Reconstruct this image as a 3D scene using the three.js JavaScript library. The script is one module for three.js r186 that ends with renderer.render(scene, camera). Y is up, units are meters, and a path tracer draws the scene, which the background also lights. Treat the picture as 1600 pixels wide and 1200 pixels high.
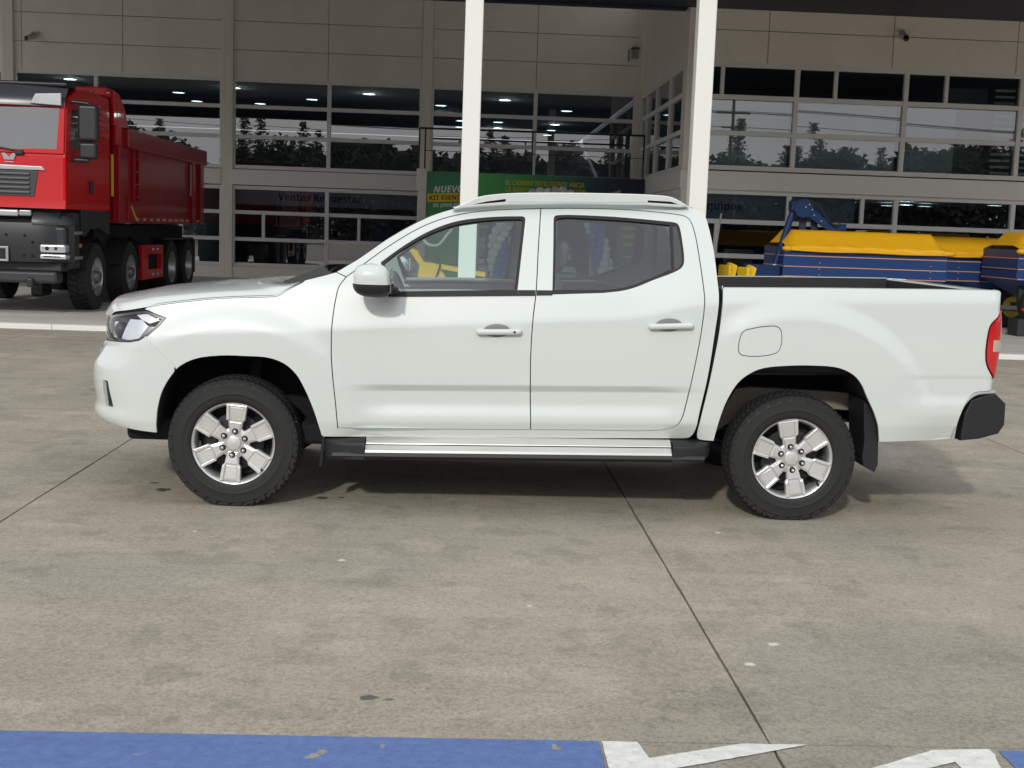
import * as THREE from 'three';
import { mergeGeometries, toCreasedNormals } from 'three/addons/utils/BufferGeometryUtils.js';
import { RoundedBoxGeometry } from 'three/addons/geometries/RoundedBoxGeometry.js';

// ================= camera, sky, sun, exposure =================
const scene = new THREE.Scene();
const DEG = Math.PI / 180;
const camera = new THREE.PerspectiveCamera(35.05, 4 / 3, .05, 600);
camera.position.set(-.316, 1.592, 7.658);
camera.rotation.order = 'YXZ';
camera.rotation.set(-7.223 * DEG, -2.409 * DEG, 2.013 * DEG);

const SUN_EL = 33 * DEG, SUN_AZ = 19 * DEG;            // from behind the camera, a little to its left
const sunDir = new THREE.Vector3(-Math.sin(SUN_AZ) * Math.cos(SUN_EL), Math.sin(SUN_EL), Math.cos(SUN_AZ) * Math.cos(SUN_EL));

let seedState = 20240517;
const rnd = () => { seedState |= 0; seedState = seedState + 0x6D2B79F5 | 0; let t = Math.imul(seedState ^ seedState >>> 15, 1 | seedState); t = t + Math.imul(t ^ t >>> 7, 61 | t) ^ t; return ((t ^ t >>> 14) >>> 0) / 4294967296; };
const rr = (a, b) => a + (b - a) * rnd();
const hash = (x, y, k) => { let h = Math.imul(x, 374761393) + Math.imul(y, 668265263) + Math.imul(k, 974711) | 0; h = Math.imul(h ^ h >>> 13, 1274126177); return ((h ^ h >>> 16) >>> 0) / 4294967296; };
function vnoise(x, y, per, k = 0) { const xi = Math.floor(x), yi = Math.floor(y), fx = x - xi, fy = y - yi, u = fx * fx * (3 - 2 * fx), v = fy * fy * (3 - 2 * fy), w = n => ((n % per) + per) % per; const a = hash(w(xi), w(yi), k), b = hash(w(xi + 1), w(yi), k), c = hash(w(xi), w(yi + 1), k), d = hash(w(xi + 1), w(yi + 1), k); return a + (b - a) * u + (c - a) * v + (a - b - c + d) * u * v; }
function fbm(x, y, per, oct, k = 0) { let s = 0, a = .5, t = 0; for (let o = 0; o < oct; o++) { s += a * vnoise(x, y, per, k + o); t += a; x *= 2; y *= 2; per *= 2; a *= .5; } return s / t; }

// thin high cloud: a hazy bright sky
{
  const W = 512, H = 256, d = new Float32Array(W * H * 4), v = new THREE.Vector3();
  for (let j = 0; j < H; j++) for (let i = 0; i < W; i++) {
    const el = ((j + .5) / H - .5) * Math.PI, az = ((i + .5) / W - .5) * 2 * Math.PI;
    v.set(Math.cos(az) * Math.cos(el), Math.sin(el), Math.sin(az) * Math.cos(el));
    const q = Math.max(0, v.dot(sunDir)), e = Math.max(0, v.y);
    const k = 1 / (e + .18), cl = fbm(v.x * k * 1.6 + 40, v.z * k * 1.6 + 40, 64, 5, 3);
    let L = 1.0 + .10 * (1 - e) + .40 * (cl - .5) * Math.min(1, e * 5) + .35 * Math.pow(q, 6) + .8 * Math.pow(q, 40);
    const bl = Math.min(1, e * 1.2) * (1 - cl) * .14;
    let r = L * (1 - bl), g = L * (1 - bl * .45), b = L * (1.02 + bl * .2);
    if (v.y < 0) { r = .24; g = .225; b = .20; }
    const p = (j * W + i) * 4; d[p] = r; d[p + 1] = g; d[p + 2] = b; d[p + 3] = 1;
  }
  const t = new THREE.DataTexture(d, W, H, THREE.RGBAFormat, THREE.FloatType);
  t.mapping = THREE.EquirectangularReflectionMapping; t.magFilter = t.minFilter = THREE.LinearFilter; t.needsUpdate = true;
  scene.background = t; scene.environment = t;
}
const sun = new THREE.DirectionalLight(new THREE.Color(1, .965, .875), 2.05);
sun.position.copy(sunDir).multiplyScalar(60); sun.target.position.set(0, 0, -6);
sun.castShadow = true; sun.shadow.radius = 5; sun.shadow.mapSize.set(4096, 4096);
Object.assign(sun.shadow.camera, { left: -22, right: 22, top: 24, bottom: -24, near: 5, far: 130 });
scene.add(sun, sun.target);
const renderer = new THREE.WebGLRenderer({ antialias: true });
renderer.toneMapping = THREE.LinearToneMapping; renderer.toneMappingExposure = .81;
renderer.shadowMap.enabled = true;

// ================= helpers =================
const taken = new Map();
function numbered(n) { const k = taken.get(n) || 0; taken.set(n, k + 1); return k ? n + '_' + String(k).padStart(3, '0') : n; }
const lit = o => { o.traverse(m => { if (m.isMesh) { m.castShadow = true; m.receiveShadow = true; } }); return o; };
function thing(name, label, category, pos = [0, 0, 0], turn = 0, group) { const o = new THREE.Group(); o.name = numbered(name); o.position.set(...pos); o.rotation.y = turn; o.userData = { label, category }; if (group) o.userData.group = group; scene.add(o); return o; }
function struct(name, geo, mat) { const m = new THREE.Mesh(geo, mat); m.name = name; m.userData = { kind: 'structure' }; scene.add(m); return m; }
function part(name, geo, mat, parent, label) { const m = new THREE.Mesh(Array.isArray(geo) ? merge(geo) : geo, mat); m.name = name; if (label) m.userData.label = label; parent.add(m); return m; }
function copyOf(o, label, pos, turn) { const c = o.clone(); c.name = numbered(o.name.replace(/_\d\d\d$/, '')); c.userData = { ...o.userData, label }; c.position.set(...pos); if (turn !== undefined) c.rotation.y = turn; scene.add(c); return c; }
function merge(list) { const gs = list.map(g => { g = g.index ? g.toNonIndexed() : g; const o = new THREE.BufferGeometry(); o.setAttribute('position', g.attributes.position); if (!g.attributes.normal) g.computeVertexNormals(); o.setAttribute('normal', g.attributes.normal); o.setAttribute('uv', g.attributes.uv || new THREE.BufferAttribute(new Float32Array(g.attributes.position.count * 2), 2)); return o; }); return mergeGeometries(gs); }
const box = (x0, x1, y0, y1, z0, z1) => new THREE.BoxGeometry(x1 - x0, y1 - y0, z1 - z0).translate((x0 + x1) / 2, (y0 + y1) / 2, (z0 + z1) / 2);
const rbox = (x0, x1, y0, y1, z0, z1, r = .01, s = 2) => new RoundedBoxGeometry(x1 - x0, y1 - y0, z1 - z0, s, Math.min(r, (x1 - x0) * .49, (y1 - y0) * .49, (z1 - z0) * .49)).translate((x0 + x1) / 2, (y0 + y1) / 2, (z0 + z1) / 2);
const ordinal = n => { const u = ['', 'first', 'second', 'third', 'fourth', 'fifth', 'sixth', 'seventh', 'eighth', 'ninth', 'tenth', 'eleventh', 'twelfth', 'thirteenth', 'fourteenth', 'fifteenth', 'sixteenth', 'seventeenth', 'eighteenth', 'nineteenth'], t = ['', '', 'twent', 'thirt', 'fort', 'fift', 'sixt']; return n < 20 ? u[n] : n % 10 ? t[n / 10 | 0] + 'y-' + u[n % 10] : t[n / 10 | 0] + 'ieth'; };
const V3 = (x, y, z) => new THREE.Vector3(x, y, z);
function rod(a, b, r0, r1 = r0, seg = 10) { const A = V3(...a), B = V3(...b), d = B.clone().sub(A); const g = new THREE.CylinderGeometry(r1, r0, d.length(), seg); g.applyQuaternion(new THREE.Quaternion().setFromUnitVectors(V3(0, 1, 0), d.normalize())); return g.translate(...A.add(B).multiplyScalar(.5).toArray()); }
function bar(a, b, w, h) { const A = V3(...a), B = V3(...b), d = B.clone().sub(A); const g = new THREE.BoxGeometry(w, d.length(), h); g.applyQuaternion(new THREE.Quaternion().setFromUnitVectors(V3(0, 1, 0), d.normalize())); return g.translate(...A.add(B).multiplyScalar(.5).toArray()); }
const tube = (pts, r, n = 40, seg = 8, closed = false) => new THREE.TubeGeometry(new THREE.CatmullRomCurve3(pts.map(p => V3(...p)), closed, 'centripetal'), n, r, seg, closed);
function prism(pts, z0, z1, bevel = 0, holes = []) { const s = new THREE.Shape(pts.map(p => new THREE.Vector2(p[0], p[1]))); for (const h of holes) s.holes.push(new THREE.Path(h.map(p => new THREE.Vector2(p[0], p[1])))); const g = new THREE.ExtrudeGeometry(s, { depth: z1 - z0 - 2 * bevel, bevelEnabled: bevel > 0, bevelThickness: bevel, bevelSize: bevel, bevelOffset: -bevel, bevelSegments: 2, curveSegments: 12 }); return g.translate(0, 0, z0 + bevel); }
const prismX = (pts, x0, x1, bevel, holes) => prism(pts, x0, x1, bevel, holes).applyMatrix4(new THREE.Matrix4().set(0, 0, 1, 0, 0, 1, 0, 0, -1, 0, 0, 0, 0, 0, 0, 1));   // outline in (-z, y), run along x
const lathe = (pts, seg = 48) => new THREE.LatheGeometry(pts.map(p => new THREE.Vector2(p[0], p[1])), seg);
const std = (r, g, b, rough = .6, metal = 0, o = {}) => new THREE.MeshStandardMaterial({ color: new THREE.Color().setRGB(r, g, b), roughness: rough, metalness: metal, ...o });
const phy = (r, g, b, rough, o = {}) => new THREE.MeshPhysicalMaterial({ color: new THREE.Color().setRGB(r, g, b), roughness: rough, ...o });
function texture(w, h, fn, srgb = true) { const d = new Uint8Array(w * h * 4); for (let j = 0; j < h; j++) for (let i = 0; i < w; i++) { const c = fn(i, j), p = (j * w + i) * 4; d[p] = Math.max(0, Math.min(255, c[0])); d[p + 1] = Math.max(0, Math.min(255, c[1])); d[p + 2] = Math.max(0, Math.min(255, c[2])); d[p + 3] = 255; } const t = new THREE.DataTexture(d, w, h); t.wrapS = t.wrapT = THREE.RepeatWrapping; t.magFilter = THREE.LinearFilter; t.minFilter = THREE.LinearMipmapLinearFilter; t.generateMipmaps = true; if (srgb) t.colorSpace = THREE.SRGBColorSpace; t.needsUpdate = true; return t; }
const toS = v => 255 * (v <= .0031308 ? 12.92 * v : 1.055 * Math.pow(v, 1 / 2.4) - .055);
function planarUV(g, fn) { const p = g.attributes.position, n = g.attributes.normal, u = new Float32Array(p.count * 2); for (let i = 0; i < p.count; i++) { const [a, b] = fn(p.getX(i), p.getY(i), p.getZ(i), n.getX(i), n.getY(i), n.getZ(i)); u[2 * i] = a; u[2 * i + 1] = b; } g.setAttribute('uv', new THREE.BufferAttribute(u, 2)); return g; }
const boxUV = (g, k = 1) => planarUV(g, (x, y, z, nx, ny, nz) => Math.abs(ny) > .7 ? [x * k, z * k] : Math.abs(nx) > .7 ? [z * k, y * k] : [x * k, y * k]);
// ---------- pickup body surface: side coordinate s (metres along the flank, wrapping round both ends) and height y -> point ----------
const sst = (a, b, x) => { let t = (x - a) / (b - a); t = t < 0 ? 0 : t > 1 ? 1 : t; return t * t * (3 - 2 * t); };
const softp = (x, r) => x > 30 * r ? x : r * Math.log1p(Math.exp(x / r));
const lin = (P, x) => { if (x <= P[0][0]) return P[0][1]; for (let i = 1; i < P.length; i++) if (x <= P[i][0]) { const t = (x - P[i - 1][0]) / (P[i][0] - P[i - 1][0]); return P[i - 1][1] + t * (P[i][1] - P[i - 1][1]); } return P[P.length - 1][1]; };
const lins = (P, x, r) => { let a = 0; for (let k = -2; k <= 2; k++) a += lin(P, x + k * r); return a / 5; };
const RAKE = .024;
const SHOULDER = [[-2.2, .99], [-1.0, 1.035], [.06, 1.087], [.67, 1.114], [.95, 1.185], [1.12, 1.203], [2.69, 1.227]];
function flank(x, y) {
  const v = y - RAKE * x;
  let z = .930 - .075 * (v - .92) ** 2;
  z -= .24 * softp(v - lins(SHOULDER, x, .05), .009);
  z -= .15 * softp(v - 1.265, .02) + .22 * Math.max(0, v - 1.27) ** 2;
  const cab = sst(-1.02, -.70, x) * (1 - sst(.70, 1.06, x));
  const up = Math.min(1, Math.max(0, (.729 - v) / .036));
  z -= sst(-1.02, -.70, x) * (1 - sst(.62 + .12 * up, 1.10, x)) * .0225 * up * sst(.53, .635, v);
  z -= (.16 + .30 * sst(-1.05, -.8, x) * (1 - sst(.95, 1.12, x))) * softp(.515 - v, .005);
  const bed = sst(2.08, 2.4, x);
  z += bed * (.013 * sst(.70, .615, v) - .22 * softp(.575 - v, .006));
  z -= .006 * sst(2.1, 2.3, x) * sst(.80, .786, v);
  const rf = Math.hypot(x + 1.5775, y - .36), rr = Math.hypot(x - 1.5775, y - .38);
  z += .021 * (1 - sst(.64, .80, rf)) + .024 * (1 - sst(.76, .90, rr)) * sst(.98, 1.28, x);
  return z;
}
const XF = -1.98, LF = .447, NF = 2.5, XR = 2.665, LR = .125, NR = 2.6;
function arcTable(L, W, n) { const T = []; let a = 0, px = 0, pz = W; for (let i = 0; i <= 400; i++) { const th = Math.PI / 2 * i / 400; const x = L * Math.pow(Math.sin(th), 2 / n), z = W * Math.pow(Math.cos(th), 2 / n); a += Math.hypot(x - px, z - pz); px = x; pz = z; T.push([a, x / L, z / W]); } return T; }
const TF = arcTable(LF, .9, NF), TR = arcTable(LR, .9, NR);
const look = (T, a) => { let lo = 0, hi = T.length - 1; if (a >= T[hi][0]) return [T[hi][1], T[hi][2]]; while (hi - lo > 1) { const m = (lo + hi) >> 1; if (T[m][0] <= a) lo = m; else hi = m; } const t = (a - T[lo][0]) / (T[hi][0] - T[lo][0] || 1); return [T[lo][1] + t * (T[hi][1] - T[lo][1]), T[lo][2] + t * (T[hi][2] - T[lo][2])]; };
const S_FRONT = XF - TF[400][0], S_REAR = XR + TR[400][0];
// how far the nose (and the tail) stands out at each height
const NOSE = [[.37, -.12], [.40, -.03], [.425, .045], [.455, .08], [.49, .086], [.515, .072], [.535, .066], [.56, .07], [.62, .083], [.68, .088], [.74, .082], [.78, .062], [.82, .032], [.87, .004], [.94, .002], [1.0, -.006], [1.06, -.03], [1.10, -.07], [1.2, -.2]];
const TAIL = [[.6, -.03], [.76, -.02], [.84, -.014], [.92, .0], [1.0, .014], [1.10, .022], [1.17, .012], [1.24, -.004], [1.30, .0], [1.33, -.005], [1.36, -.02]];
function M(s, y) {
  if (s < XF) { const [a, c] = look(TF, XF - s); return [XF - (LF + lins(NOSE, y, .008)) * a, y, flank(XF, y) * c]; }
  if (s > XR) { const [a, c] = look(TR, s - XR); return [XR + (LR + lins(TAIL, y, .008)) * a, y, flank(XR, y) * c]; }
  return [s, y, flank(s, y)];
}

// ================= ground =================
// concrete of the yard: grey-brown cement with pores, stains, spots of paint and oil where the photograph has them
const GX0 = -6.06, GX1 = 7.46, GZ0 = -5.2, GZ1 = 5.6;
const spots = [                                   // x, z, half length x, half length z, linear colour
  [-2.06, .55, .055, .05, [.035, .032, .03]], [-2.15, .36, .03, .03, [.05, .045, .04]], [-1.11, .65, .04, .03, [.025, .022, .02]], [-1.0, .63, .018, .016, [.03, .03, .03]], [-1.12, .55, .016, .014, [.03, .03, .03]],
  [-.60, 3.68, .034, .028, [.07, .07, .07]], [-.53, 3.69, .016, .012, [.10, .10, .09]],
  [-.86, 1.98, .03, .022, [.62, .60, .55]], [.0, 2.62, .013, .012, [.7, .68, .62]], [1.10, 1.25, .026, .016, [.62, .6, .55]], [.95, 3.05, .022, .024, [.62, .6, .56]], [.80, 3.28, .026, .018, [.66, .64, .58]], [-1.66, 1.5, .012, .012, [.62, .6, .55]], [1.9, .6, .02, .015, [.5, .48, .44]],
];
const concreteTex = texture(2048, 1664, (i, j) => {
  const x = GX0 + (GX1 - GX0) * i / 2048, z = GZ0 + (GZ1 - GZ0) * j / 1664;
  const big = fbm(x * .35 + 9, z * .5 + 3, 512, 4, 11), mid = fbm(x * 2.2, z * 2.6, 512, 4, 21), brush = fbm(x * 1.3 + 5, z * 14, 512, 3, 31), fine = hash(i, j, 5) * .8 + fbm(x * 60, z * 60, 1024, 2, 41) * .6;
  let k = 1 + (big - .5) * .22 + (mid - .5) * .24 + (brush - .5) * .12 + (fine - .7) * .55;
  k *= 1 - .14 * sst(.60, .74, fbm(x * 6 + 11, z * 6, 512, 4, 81)) + .10 * sst(.60, .76, fbm(x * 4 + 50, z * 5, 512, 4, 85));   // small dark and pale blotches
  { const q = Math.abs(z - 2.05 - .10 * Math.sin(x * .5)) / .11, q2 = Math.abs(z + 2.6 + .05 * x) / .12, m = fbm(x * 3, z * 22, 512, 3, 95); k *= 1 - (q < 1 ? .05 : 0) * sst(.42, .62, m) - (q2 < 1 ? .12 : 0) * sst(.40, .60, m); }   // faint rubber scuffs left by tyres
  let r = .338 * k, g = .302 * k, b = .240 * k;
  const w = sst(.50, .66, fbm(x * .8 + 30, z * .9, 512, 3, 51)) * .10; r *= 1 - w; g *= 1 - w * .9; b *= 1 - w * .7;   // damp-looking darker patches
  if (fine > 1.12) { r *= .8; g *= .8; b *= .8; }
  for (const s of spots) { const dx = (x - s[0]) / s[2], dz = (z - s[1]) / s[3], q = dx * dx + dz * dz + (fbm(x * 40, z * 40, 512, 2, 61) - .5) * 1.6; if (q < 1) { const m = Math.min(1, (1 - q) * 2.2) * .9; r += (s[4][0] - r) * m; g += (s[4][1] - g) * m; b += (s[4][2] - b) * m; } }
  return [toS(r), toS(g), toS(b)];
});
concreteTex.wrapS = concreteTex.wrapT = THREE.MirroredRepeatWrapping;
const grainTex = texture(512, 512, (i, j) => { const f = fbm(i / 8, j / 8, 64, 3, 71) * .6 + hash(i, j, 8) * .4; const v = 255 * f; return [v, v, v]; }, false);
grainTex.repeat.set(1, 1);
const yardMat = new THREE.MeshStandardMaterial({ map: concreteTex, roughness: .88, bumpMap: grainTex, bumpScale: .0025 });
const yardMats = [1, .965, 1.03, .985].map(v => { const m = yardMat.clone(); m.color.setRGB(v, v, v); return m; });
const yardUV = g => planarUV(g, (x, y, z) => [(x - GX0) / (GX1 - GX0), (z - GZ0) / (GZ1 - GZ0)]);
const dirtMat = std(.10, .09, .075, .95);
const ground = struct('ground', new THREE.PlaneGeometry(400, 400).rotateX(-Math.PI / 2).translate(0, -.03, 0), dirtMat);
// slabs with open joints between them
const jx = []; for (let k = -6; k <= 6; k++) jx.push(.70 + 3.38 * k);
const jz = [-9.36, -5.2, 4.005, 8.6, 13.2, 17.8, 24, 32];
const jitter = (n, k) => (fbm(n * 3.1 + 17, k * 7.3, 256, 3, 91) - .5) * .034;
function slabGeo(x0, x1, z0, z1) {               // edges a little ragged, as broken concrete arrises are
  const near = x0 > -10 && x1 < 11 && z1 < 9, n = near ? 44 : 1, s = new THREE.Shape(), g = .0036, P = [];
  for (let i = 0; i < n; i++) P.push([x0 + g + (near ? Math.abs(jitter(x0 + 40, z0 + (z1 - z0) * i / n)) * .5 : 0), z0 + (z1 - z0) * i / n]);
  for (let i = 0; i < n; i++) P.push([x0 + (x1 - x0) * i / n, z1 - g]);
  for (let i = 0; i < n; i++) P.push([x1 - g - (near ? Math.abs(jitter(x1 + 70, z1 + (z0 - z1) * i / n)) * .5 : 0), z1 + (z0 - z1) * i / n]);
  for (let i = 0; i < n; i++) P.push([x1 + (x0 - x1) * i / n, z0 + g]);
  const gg = new THREE.ExtrudeGeometry(new THREE.Shape(P.map(p => new THREE.Vector2(p[0], -p[1]))), { depth: .028, bevelEnabled: false }).rotateX(-Math.PI / 2).translate(0, -.028, 0);
  return yardUV(gg);
}
for (let a = 0; a + 1 < jx.length; a++) for (let b = 0; b + 1 < jz.length; b++) { if (b > 3 && (jx[a] < -13 || jx[a + 1] > 14)) continue; part('concrete_slab', slabGeo(jx[a], jx[a + 1], jz[b], jz[b + 1]), yardMats[(a * 3 + b * 5) % 4], ground); }

// low platform under the canopy with a white painted edge
const platTex = texture(512, 512, (i, j) => { const k = 1 + (fbm(i / 64, j / 64, 8, 5, 13) - .5) * .3 + (hash(i, j, 3) - .5) * .1; return [toS(.53 * k), toS(.515 * k), toS(.48 * k)]; });
const platMat = new THREE.MeshStandardMaterial({ map: platTex, roughness: .6 });
const KY = .065;
const forecourt = struct('pavement', boxUV(box(-24, 26, -.02, KY, -40, -9.56), .25), platMat);
const kerbMat = std(.74, .73, .70, .7);
for (let k = 0; k < 25; k++) part('kerb_stone', rbox(-24 + k * 2 + .002, -22 + k * 2 - .002, -.02, KY + .003, -9.555, -9.362, .012, 2), kerbMat, forecourt);

// painted bay at the near edge
const paintNoise = (r, g, b, wear, k) => texture(1024, 512, (i, j) => { const n = fbm(i / 40, j / 40, 26, 5, k), m = 1 + (fbm(i / 10, j / 10, 102, 3, k + 5) - .5) * .34 + (fbm(i / 120, j / 6, 8, 3, k + 2) - .5) * .18 + (hash(i, j, k) - .5) * .14; const w = n < wear ? Math.min(1, (wear - n) * 30) : 0; const q = hash(i >> 1, j >> 1, k + 9) < .004 ? .45 : 1; return [toS((r + (.29 - r) * w) * m * q), toS((g + (.255 - g) * w) * m * q), toS((b + (.19 - b) * w) * m * q)]; });
const blueMat = new THREE.MeshStandardMaterial({ map: paintNoise(.092, .155, .36, .235, 101), roughness: .7, bumpMap: grainTex, bumpScale: .001 });
const whiteLineMat = new THREE.MeshStandardMaterial({ map: paintNoise(.66, .66, .62, .22, 141), roughness: .7 });
const marking = thing('bay_marking', 'blue painted bay with white lines at the near edge of the concrete yard', 'road marking');
const flat = (pts, y) => planarUV(new THREE.ShapeGeometry(new THREE.Shape(pts.map(p => new THREE.Vector2(p[0], -p[1])))).rotateX(-Math.PI / 2).translate(0, y, 0), (x, yy, z) => [x / 2.4, z / 1.2]);
const wav = (pts) => { const o = []; for (let i = 0; i < pts.length; i++) { const a = pts[i], b = pts[(i + 1) % pts.length], n = Math.max(1, Math.round(Math.hypot(b[0] - a[0], b[1] - a[1]) / .03)); for (let k = 0; k < n; k++) { const t = k / n; o.push([a[0] + (b[0] - a[0]) * t + (hash(i, k, 7) - .5) * .004, a[1] + (b[1] - a[1]) * t + (hash(i, k, 17) - .5) * .004]); } } return o; };
part('blue_paint', flat(wav([[-9.5, 4.012], [.150, 4.012], [.150, 5.6], [-9.5, 5.6]]), .004), blueMat, marking);
part('blue_paint', flat(wav([[1.425, 4.03], [7.0, 4.012], [7.0, 5.6], [1.385, 5.6]]), .004), blueMat, marking);
part('white_line', flat(wav([[.160, 4.012], [.272, 4.012], [.292, 4.13], [.60, 4.012], [.815, 4.012], [.30, 4.225], [.30, 5.6], [.160, 5.6]]), .004), whiteLineMat, marking);
part('white_line', flat(wav([[.95, 4.185], [1.21, 4.035], [1.395, 4.02], [1.40, 4.06], [1.375, 4.16], [1.37, 5.6], [1.25, 5.6], [1.25, 4.12], [.42, 4.52], [.42, 4.42]]), .004), whiteLineMat, marking);

// ================= dealership building =================
const wallTex = texture(512, 512, (i, j) => { const k = 1 + (fbm(i / 90, j / 64, 5.69 | 0, 5, 23) - .5) * .16 + (hash(i, j, 33) - .5) * .05; return [toS(.86 * k), toS(.81 * k), toS(.715 * k)]; });
const wallMat = new THREE.MeshStandardMaterial({ map: wallTex, roughness: .75 });
const frameMat = std(.80, .79, .76, .45);
const beamTex = texture(256, 256, (i, j) => { const k = 1 + (fbm(i / 40, j / 32, 6, 4, 43) - .5) * .10; return [toS(.86 * k), toS(.83 * k), toS(.775 * k)]; });
const beamMat = new THREE.MeshStandardMaterial({ map: beamTex, roughness: .7 });
const jointMat = std(.34, .32, .28, .9);
const glassMat = phy(.50, .56, .58, .0, { transmission: 1, thickness: 0, ior: 2.5 });
const inFloor = std(.26, .26, .26, .5), inCeil = std(.24, .26, .285, .9), inWall = std(.28, .30, .325, .9);
const blindMat = std(.60, .66, .66, .8);
const bld = thing('dealership_building', 'long two storey glass fronted dealership building with cream wall panels behind the vehicles', 'building');
// panels of the plain upper wall, with open joints over a dark backing
function panels(xs, ys, z, parent) { for (let a = 0; a + 1 < xs.length; a++) for (let b = 0; b + 1 < ys.length; b++) part('wall_panel', boxUV(rbox(xs[a] + .007, xs[a + 1] - .007, ys[b] + .007, ys[b + 1] - .007, z - .05, z, .006, 1), .2), wallMat, parent); }
function windowBay(x0, x1, ys, mull, z, extra = [], back) {   // ys: heights of the transoms, mull: x of the mullions, extra: short mullions [x, y0, y1]
  const w = new THREE.Group(); w.name = 'window'; bld.add(w);
  const fw = .05, d = .10, xs = [x0, ...mull, x1];
  for (const y of ys) part('transom', rbox(x0, x1, y - fw, y + fw, z - d, z, .008, 1), frameMat, w);
  xs.forEach((x, i) => { const a = i === 0 ? x : x - fw, b = i === xs.length - 1 ? x : x + fw; part('mullion', rbox(i === 0 ? x : a, i === xs.length - 1 ? x : i === 0 ? x + fw : b, ys[0] + fw, ys[ys.length - 1] - fw, z - d + .003, z + .012, .008, 1), frameMat, w); });
  for (const [x, a, b] of extra) part('mullion', rbox(x - fw * .8, x + fw * .8, a + fw, b - fw, z - d + .003, z + .008, .008, 1), frameMat, w);
  for (let a = 0; a + 1 < xs.length; a++) for (let b = 0; b + 1 < ys.length; b++) {
    const cuts = [xs[a], ...extra.filter(e => e[0] > xs[a] && e[0] < xs[a + 1] && e[1] >= ys[b] - .01 && e[2] <= ys[b + 1] + .01).map(e => e[0]), xs[a + 1]];
    for (let c = 0; c + 1 < cuts.length; c++) { const p = part('pane', new THREE.PlaneGeometry(cuts[c + 1] - cuts[c] - .02, ys[b + 1] - ys[b] - .02), glassMat, w); p.position.set((cuts[c] + cuts[c + 1]) / 2, (ys[b] + ys[b + 1]) / 2, z - .05); p.rotation.set((hash(a, b, c + Math.round(x0 * 9)) - .5) * .006, (hash(b, a, c + 5 + Math.round(x0 * 9)) - .5) * .006, 0); }
  }
  return w;
}
const ZL = -25.3, ZR = -18.5, XS = 4.26;
const UP = [3.0, 3.79, 4.57, 5.26], DN = [.42, 1.10, 1.81, 2.46];
// left wing
part('wall_backing', box(-18, XS, 5.26, 9.2, ZL - .35, ZL - .06), jointMat, bld);
panels([-17.4, -14.7, -12.0, -9.4, -6.83], [5.30, 6.02, 6.76, 7.5, 8.3, 9.1], ZL, bld);
panels([-6.53, -4.06, -1.59], [5.30, 6.02, 6.76, 7.5, 8.3, 9.1], ZL, bld);
panels([-1.31, 1.43, 4.16], [5.30, 6.02, 6.76, 7.5, 8.3, 9.1], ZL, bld);
for (const [a, b] of [[-12.5, -12.2], [-6.83, -6.53], [-1.59, -1.31], [4.10, 4.255]]) part('column', rbox(a, b, KY, 9.1, ZL - .2, ZL + .07, .01, 1), wallMat, bld);
for (const [a, b] of [[-18, -12.5], [-12.2, -6.83], [-6.53, -1.59]]) { part('storey_beam', boxUV(rbox(a, b, 2.53, 2.93, ZL - .3, ZL + .10, .01, 1), .2), beamMat, bld); part('plinth', boxUV(rbox(a, b, KY, .365, ZL - .25, ZL + .04, .01, 1), .2), wallMat, bld); }
windowBay(-18, -12.5, UP, [-15.2], ZL); windowBay(-12.2, -6.83, UP, [-10.1], ZL); windowBay(-6.53, -1.59, UP, [-4.02], ZL); windowBay(-1.31, 4.10, UP, [1.44], ZL);
windowBay(-18, -12.5, DN, [-15.2], ZL); windowBay(-12.2, -6.83, DN, [-9.3, -7.9], ZL); windowBay(-6.53, -1.59, DN, [-4.04], ZL, [[-5.72, 1.10, 1.81], [-3.18, 1.10, 1.81]]);
windowBay(-1.31, 4.10, [.12, 2.16, 2.9], [-.0, 1.0, 2.0, 3.1], ZL);
// rooms behind the glass
part('interior_floor', box(-18, XS, KY, KY + .05, -44, ZL - .12), inFloor, bld);
part('interior_floor', box(-18, XS, 2.62, 2.86, -44, ZL - .32), inCeil, bld);
part('interior_ceiling', box(-18, XS, 5.32, 5.5, -44, ZL - .36), inCeil, bld);
part('interior_wall', box(-18, 17, KY, 5.3, -44.2, -44), inWall, bld);
part('interior_wall', box(-18.2, -18, KY, 9.2, -44, ZL + .1), inWall, bld);
part('interior_wall', box(-8.2, -8.0, KY + .06, 2.6, -34, ZL - .4), inWall, bld);
// right wing, standing forward
part('wall_backing', box(XS + .06, 17, 5.22, 7.0, ZR - .35, ZR - .06), jointMat, bld);
panels([4.58, 5.95, 8.62, 11.3, 13.9, 16.6], [5.26, 5.93, 6.6, 7.0], ZR, bld);
part('column', rbox(XS - .02, 4.56, KY, 7.0, ZR - .28, ZR + .05, .01, 1), wallMat, bld);
part('storey_beam', boxUV(rbox(XS - .06, 16.6, 2.60, 2.99, ZR - .3, ZR + .12, .01, 1), .2), beamMat, bld);
const UR = [3.07, 3.80, 4.55, 5.22];
windowBay(4.58, 16.6, UR, [6.62, 8.97, 11.48, 14], ZR, [[5.02, 4.55, 5.22], [7.45, 4.55, 5.22], [9.84, 4.55, 5.22], [12.3, 4.55, 5.22]]);
windowBay(4.58, 16.6, [.42, 1.20, 1.93, 2.56], [6.60, 8.93, 11.5, 14], ZR, [[5.06, 1.20, 1.93], [8.2, 1.93, 2.56]]);
part('plinth', rbox(4.56, 16.6, KY, .37, ZR - .25, ZR + .04, .01, 1), wallMat, bld);
part('interior_floor', box(XS + .2, 17, 2.62, 2.86, -44, ZR - .32), inCeil, bld);
part('interior_floor', box(XS + .2, 17, KY, KY + .05, -44, ZR - .12), inFloor, bld);
part('interior_ceiling', box(XS + .2, 17, 5.30, 5.48, -44, ZR - .36), inCeil, bld);
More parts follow.
